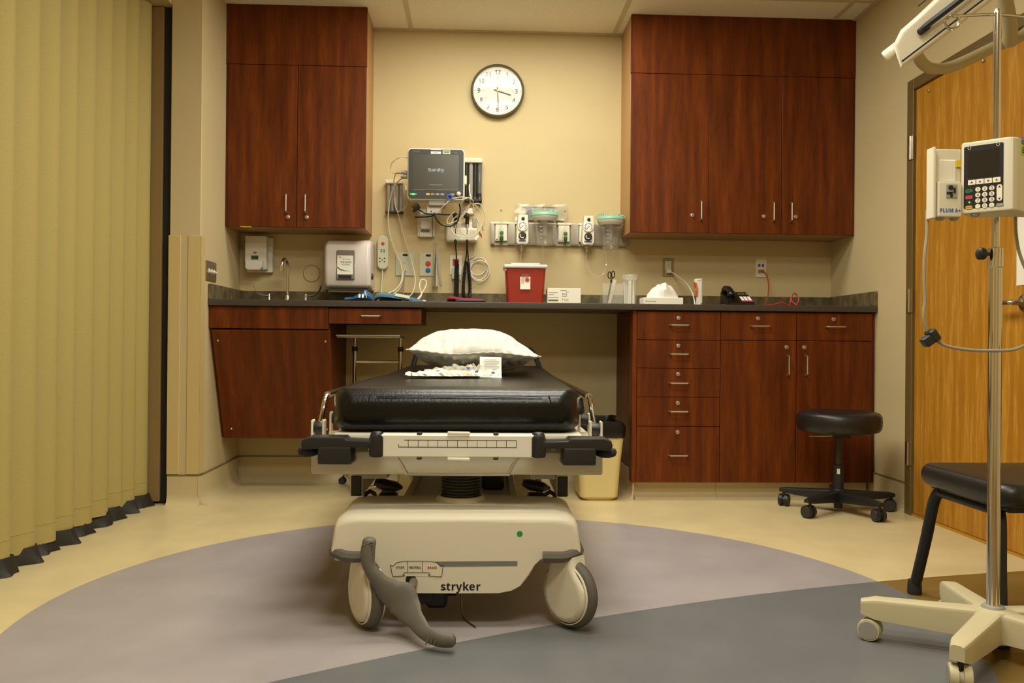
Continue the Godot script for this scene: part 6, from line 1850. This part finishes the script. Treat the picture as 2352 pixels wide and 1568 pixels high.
	for i in 22:
		var a := rng.randf() * TAU
		var r := 0.034 * sqrt(rng.randf())
		var c := V(0.888 + cos(a) * r, y + 0.007, 0.29 + sin(a) * r)
		P(t, "applicator", G.new().tube([c, c + V(rng.randf_range(-0.004, 0.004), 0.135 + rng.randf() * 0.02, 0)], 0.0042, 5), M.paper)
	# tissue box
	t = thing("tissue_box", "low white tissue box with a tissue puffed out on top", "tissue box", V(1.04, y, 0.4))
	bx = P(t, "carton", G.new().bx(0.932, 1.152, y, y + 0.043, 0.34, 0.46, 0.002), M.paper)
	T(bx, "lettering", "Facial Tissues", V(0.975, y + 0.022, 0.4604), 0.006, M.ink_soft)
	P(bx, "blue_mark", G.new().box(V(0.945, y + 0.022, 0.4604), V(0.005, 0.005, 0.0006)), M.ink_blue)
	var g := G.new()
	var f := FastNoiseLite.new()
	f.seed = 12
	f.frequency = 11.0
	rings = []
	for i in 15:
		var u := i / 14.0
		var r := PackedVector3Array()
		var hgt := 0.075 * pow(sin(clampf(u * 0.94 + 0.04, 0, 1) * PI), 0.55) * (0.78 + 0.3 * smoothstep(0.0, 0.55, u))
		for j in 12:
			var a := TAU * j / 12
			var k := 1.0 + 0.3 * f.get_noise_2d(u * 0.32, a * 0.06) + 0.1 * sin(a * 4.0 + u * 9.0) * sin(u * PI)
			r.append(V(0.962 + 0.172 * u, y + 0.043 + maxf(0.0, sin(a)) * hgt * k, 0.4 - cos(a) * 0.036 * k * (0.4 + sin(u * PI))))
		rings.append(r)
	P(t, "tissue", g.loft(rings), M.tag_cloth, 30)
	# hand-held scanner on its stand
	t = thing("thermometer_scanner", "white and orange hand-held scanner standing by the telephone", "scanner", V(1.28, y, 0.3))
	P(t, "stand", G.new().at(V(1.281, y, 0.3)).lathe([[0.022, 0], [0.022, 0.01], [0.018, 0.014], [0.017, 0.03]], 18), M.white_plastic)
	P(t, "body", G.new().prism(PackedVector2Array([Vector2(1.266, y + 0.02), Vector2(1.298, y + 0.02), Vector2(1.297, y + 0.09), Vector2(1.297, y + 0.156), Vector2(1.292, y + 0.162), Vector2(1.256, y + 0.16), Vector2(1.252, y + 0.145), Vector2(1.262, y + 0.11), Vector2(1.267, y + 0.07)]), 0.285, 0.318, 0.006, 2), M.white_plastic)
	P(t, "orange_grip", G.new().prism(PackedVector2Array([Vector2(1.252, y + 0.14), Vector2(1.264, y + 0.134), Vector2(1.272, y + 0.1), Vector2(1.271, y + 0.06), Vector2(1.264, y + 0.058), Vector2(1.264, y + 0.1)]), 0.284, 0.3195), M.orange)
	P(t, "red_logo", G.new().box(V(1.28, y + 0.152, 0.3183), V(0.02, 0.003, 0.0006)), M.sticker_red)
	# telephone
	t = thing("telephone", "black desk telephone with white line keys", "telephone", V(1.48, y, 0.36))
	var ph := P(t, "base", side(G.new(), [[0.28, y], [0.44, y], [0.44, y + 0.02], [0.29, y + 0.088], [0.28, y + 0.088]], 1.41, 1.56, 0.004), M.phone_black)
	var tilt := rad_to_deg(atan2(0.068, 0.15))
	var fr := Transform3D(Basis.from_euler(V(deg_to_rad(-90.0 + tilt), 0, 0)), V(1.485, y + 0.054, 0.365))
	for i in 3:
		g = G.new()
		g.xf = fr
		g.bx(0.01 + 0.021 * i, 0.026 + 0.021 * i, -0.05, 0.005, 0.001, 0.004, 0.001)
		P(ph, "line_key", g, M.paper)
	g = G.new()
	g.xf = fr
	g.bx(0.005, 0.07, -0.065, -0.054, 0.001, 0.003)
	P(ph, "pink_label", g, M.pink)
	for i in 3:
		g = G.new()
		g.xf = fr
		g.bx(0.012 + 0.022 * i, 0.026 + 0.022 * i, 0.04, 0.052, 0.001, 0.004)
		P(ph, "small_key", g, M.grey_plastic)
	P(t, "handset", G.new().tube(curve([V(1.425, y + 0.05, 0.45), V(1.427, y + 0.075, 0.43), V(1.43, y + 0.098, 0.38), V(1.43, y + 0.1, 0.33), V(1.427, y + 0.085, 0.29)], 5), [0.012, 0.02, 0.024, 0.024, 0.022, 0.02, 0.018, 0.017, 0.017, 0.017, 0.017, 0.017, 0.017, 0.018, 0.02, 0.023, 0.024, 0.023, 0.02, 0.017, 0.01], 12), M.phone_black, 60)
	P(t, "cord", coil([V(1.42, y + 0.045, 0.45), V(1.405, y + 0.012, 0.46), V(1.39, y + 0.008, 0.45), V(1.375, y + 0.008, 0.43)], 0.004, 18, 0.0018), M.phone_black)
	# loose red cable
	t = thing("red_cable", "red cable curled up on the counter right of the telephone", "cable", V(1.72, y, 0.4))
	P(t, "lead", G.new().tube(curve([V(1.61, y + 0.004, 0.5), V(1.66, y + 0.012, 0.5), V(1.69, y + 0.02, 0.5), V(1.73, y + 0.006, 0.5), V(1.745, y + 0.03, 0.48), V(1.757, y + 0.06, 0.47), V(1.775, y + 0.075, 0.46), V(1.79, y + 0.06, 0.46), V(1.795, y + 0.035, 0.47), V(1.77, y + 0.006, 0.48), V(1.73, y + 0.005, 0.5)], 6), 0.0038, 7), M.cable_red)
	P(t, "lead_end", G.new().tube(curve([V(1.757, y + 0.06, 0.47), V(1.752, y + 0.03, 0.48), V(1.775, y + 0.006, 0.5)], 6), 0.0036, 7), M.cable_red)
	# maroon cuff
	t = thing("maroon_cuff", "folded maroon blood pressure cuff lying on the counter", "cuff", V(-0.03, y, 0.5))
	rings = []
	for e in [[-0.145, 0.022, 0.03], [-0.135, 0.034, 0.06], [-0.11, 0.034, 0.075], [-0.07, 0.026, 0.08], [-0.02, 0.024, 0.08], [0.03, 0.022, 0.075], [0.055, 0.014, 0.07], [0.068, 0.004, 0.05]]:
		var r := PackedVector3Array()
		for j in 12:
			var a := TAU * j / 12
			r.append(V(e[0], y + 0.001 + e[1] * (0.5 + 0.5 * sin(a)), 0.5 - cos(a) * e[2]))
		rings.append(r)
	var cu := P(t, "wrap", G.new().loft(rings), M.cloth_maroon, 50)
	P(cu, "inner_fold", G.new().bx(-0.1, 0.05, y + 0.002, y + 0.013, 0.56, 0.585, 0.004), M.black_plastic)
	# blue packs near the towel dispenser
	t = thing("blue_pack", "dark blue printed pack lying below the towel dispenser", "pack", V(-0.62, y, 0.44))
	rings = []
	f.seed = 31
	for i in 11:
		var u := i / 10.0
		var r := PackedVector3Array()
		for j in 12:
			var a := TAU * j / 12
			var hh := (0.026 + 0.04 * smoothstep(0.2, 0.8, u) * (1.0 - smoothstep(0.88, 1.0, u))) * (0.9 + 0.4 * f.get_noise_2d(u, a * 0.1))
			r.append(V(lerpf(-0.698, -0.55, u), y + 0.001 + hh * (0.5 + 0.5 * sin(a)), 0.44 - cos(a) * 0.07 * (0.5 + 0.5 * sin(clampf(u, 0.1, 0.9) * PI))))
		rings.append(r)
	var bp := P(t, "pouch", G.new().loft(rings), M.bag_blue, 40)
	for i in 2: P(bp, "print_block", G.new().at(V(-0.615 + 0.018 * i, y + 0.03, 0.508), V(-20, 0, 0)).box(Vector3.ZERO, V(0.01, 0.02, 0.001)), M.paper)
	P(bp, "print_bar", G.new().at(V(-0.582, y + 0.04, 0.506), V(-20, 0, 15)).box(Vector3.ZERO, V(0.003, 0.04, 0.001)), M.paper)
	t = thing("blue_cuff", "light blue blood pressure cuff with hose draped on the counter", "cuff", V(-0.41, y, 0.44))
	rings = []
	for e in [[-0.545, 0.012, 0.05], [-0.53, 0.04, 0.065], [-0.505, 0.05, 0.07], [-0.46, 0.046, 0.07], [-0.42, 0.038, 0.07], [-0.37, 0.03, 0.065], [-0.32, 0.018, 0.06], [-0.28, 0.006, 0.045]]:
		var r := PackedVector3Array()
		for k in 9: r.append(V(e[0] + 0.004 * sin(k * 1.3), y + e[1] * (0.72 + 0.28 * sin(PI * k / 8.0)) + 0.006, 0.44 + e[2] * (1.0 - k / 4.0)))
		for k in range(8, -1, -1): r.append(V(e[0] + 0.004 * sin(k * 1.3), y + maxf(0.0, e[1] * (0.72 + 0.28 * sin(PI * k / 8.0)) - 0.008), 0.44 + e[2] * (1.0 - k / 4.0)))
		r.reverse()
		rings.append(r)
	bp = P(t, "wrap", G.new().loft(rings), M.bag_blue_light, 40)
	P(bp, "print_patch", G.new().at(V(-0.385, y + 0.033, 0.513), V(-25, 0, -11)).box(Vector3.ZERO, V(0.08, 0.018, 0.001)), M.pale_green)
	P(t, "hose", G.new().tube(curve([V(-0.3, y + 0.02, 0.46), V(-0.29, y + 0.05, 0.4), V(-0.305, y + 0.1, 0.34), V(-0.295, y + 0.135, 0.32), V(-0.272, y + 0.13, 0.32), V(-0.27, y + 0.1, 0.34), V(-0.29, y + 0.05, 0.4), V(-0.31, y + 0.018, 0.46)], 6), 0.0036, 7), M.cable_cream)
	P(t, "hose_joint", G.new().tube([V(-0.275, y + 0.008, 0.5), V(-0.262, y + 0.007, 0.51)], 0.005, 8), M.paper)
	P(t, "bladder", G.new().bx(-0.51, -0.4, y + 0.001, y + 0.022, 0.4, 0.48, 0.008, 2), M.black_plastic)
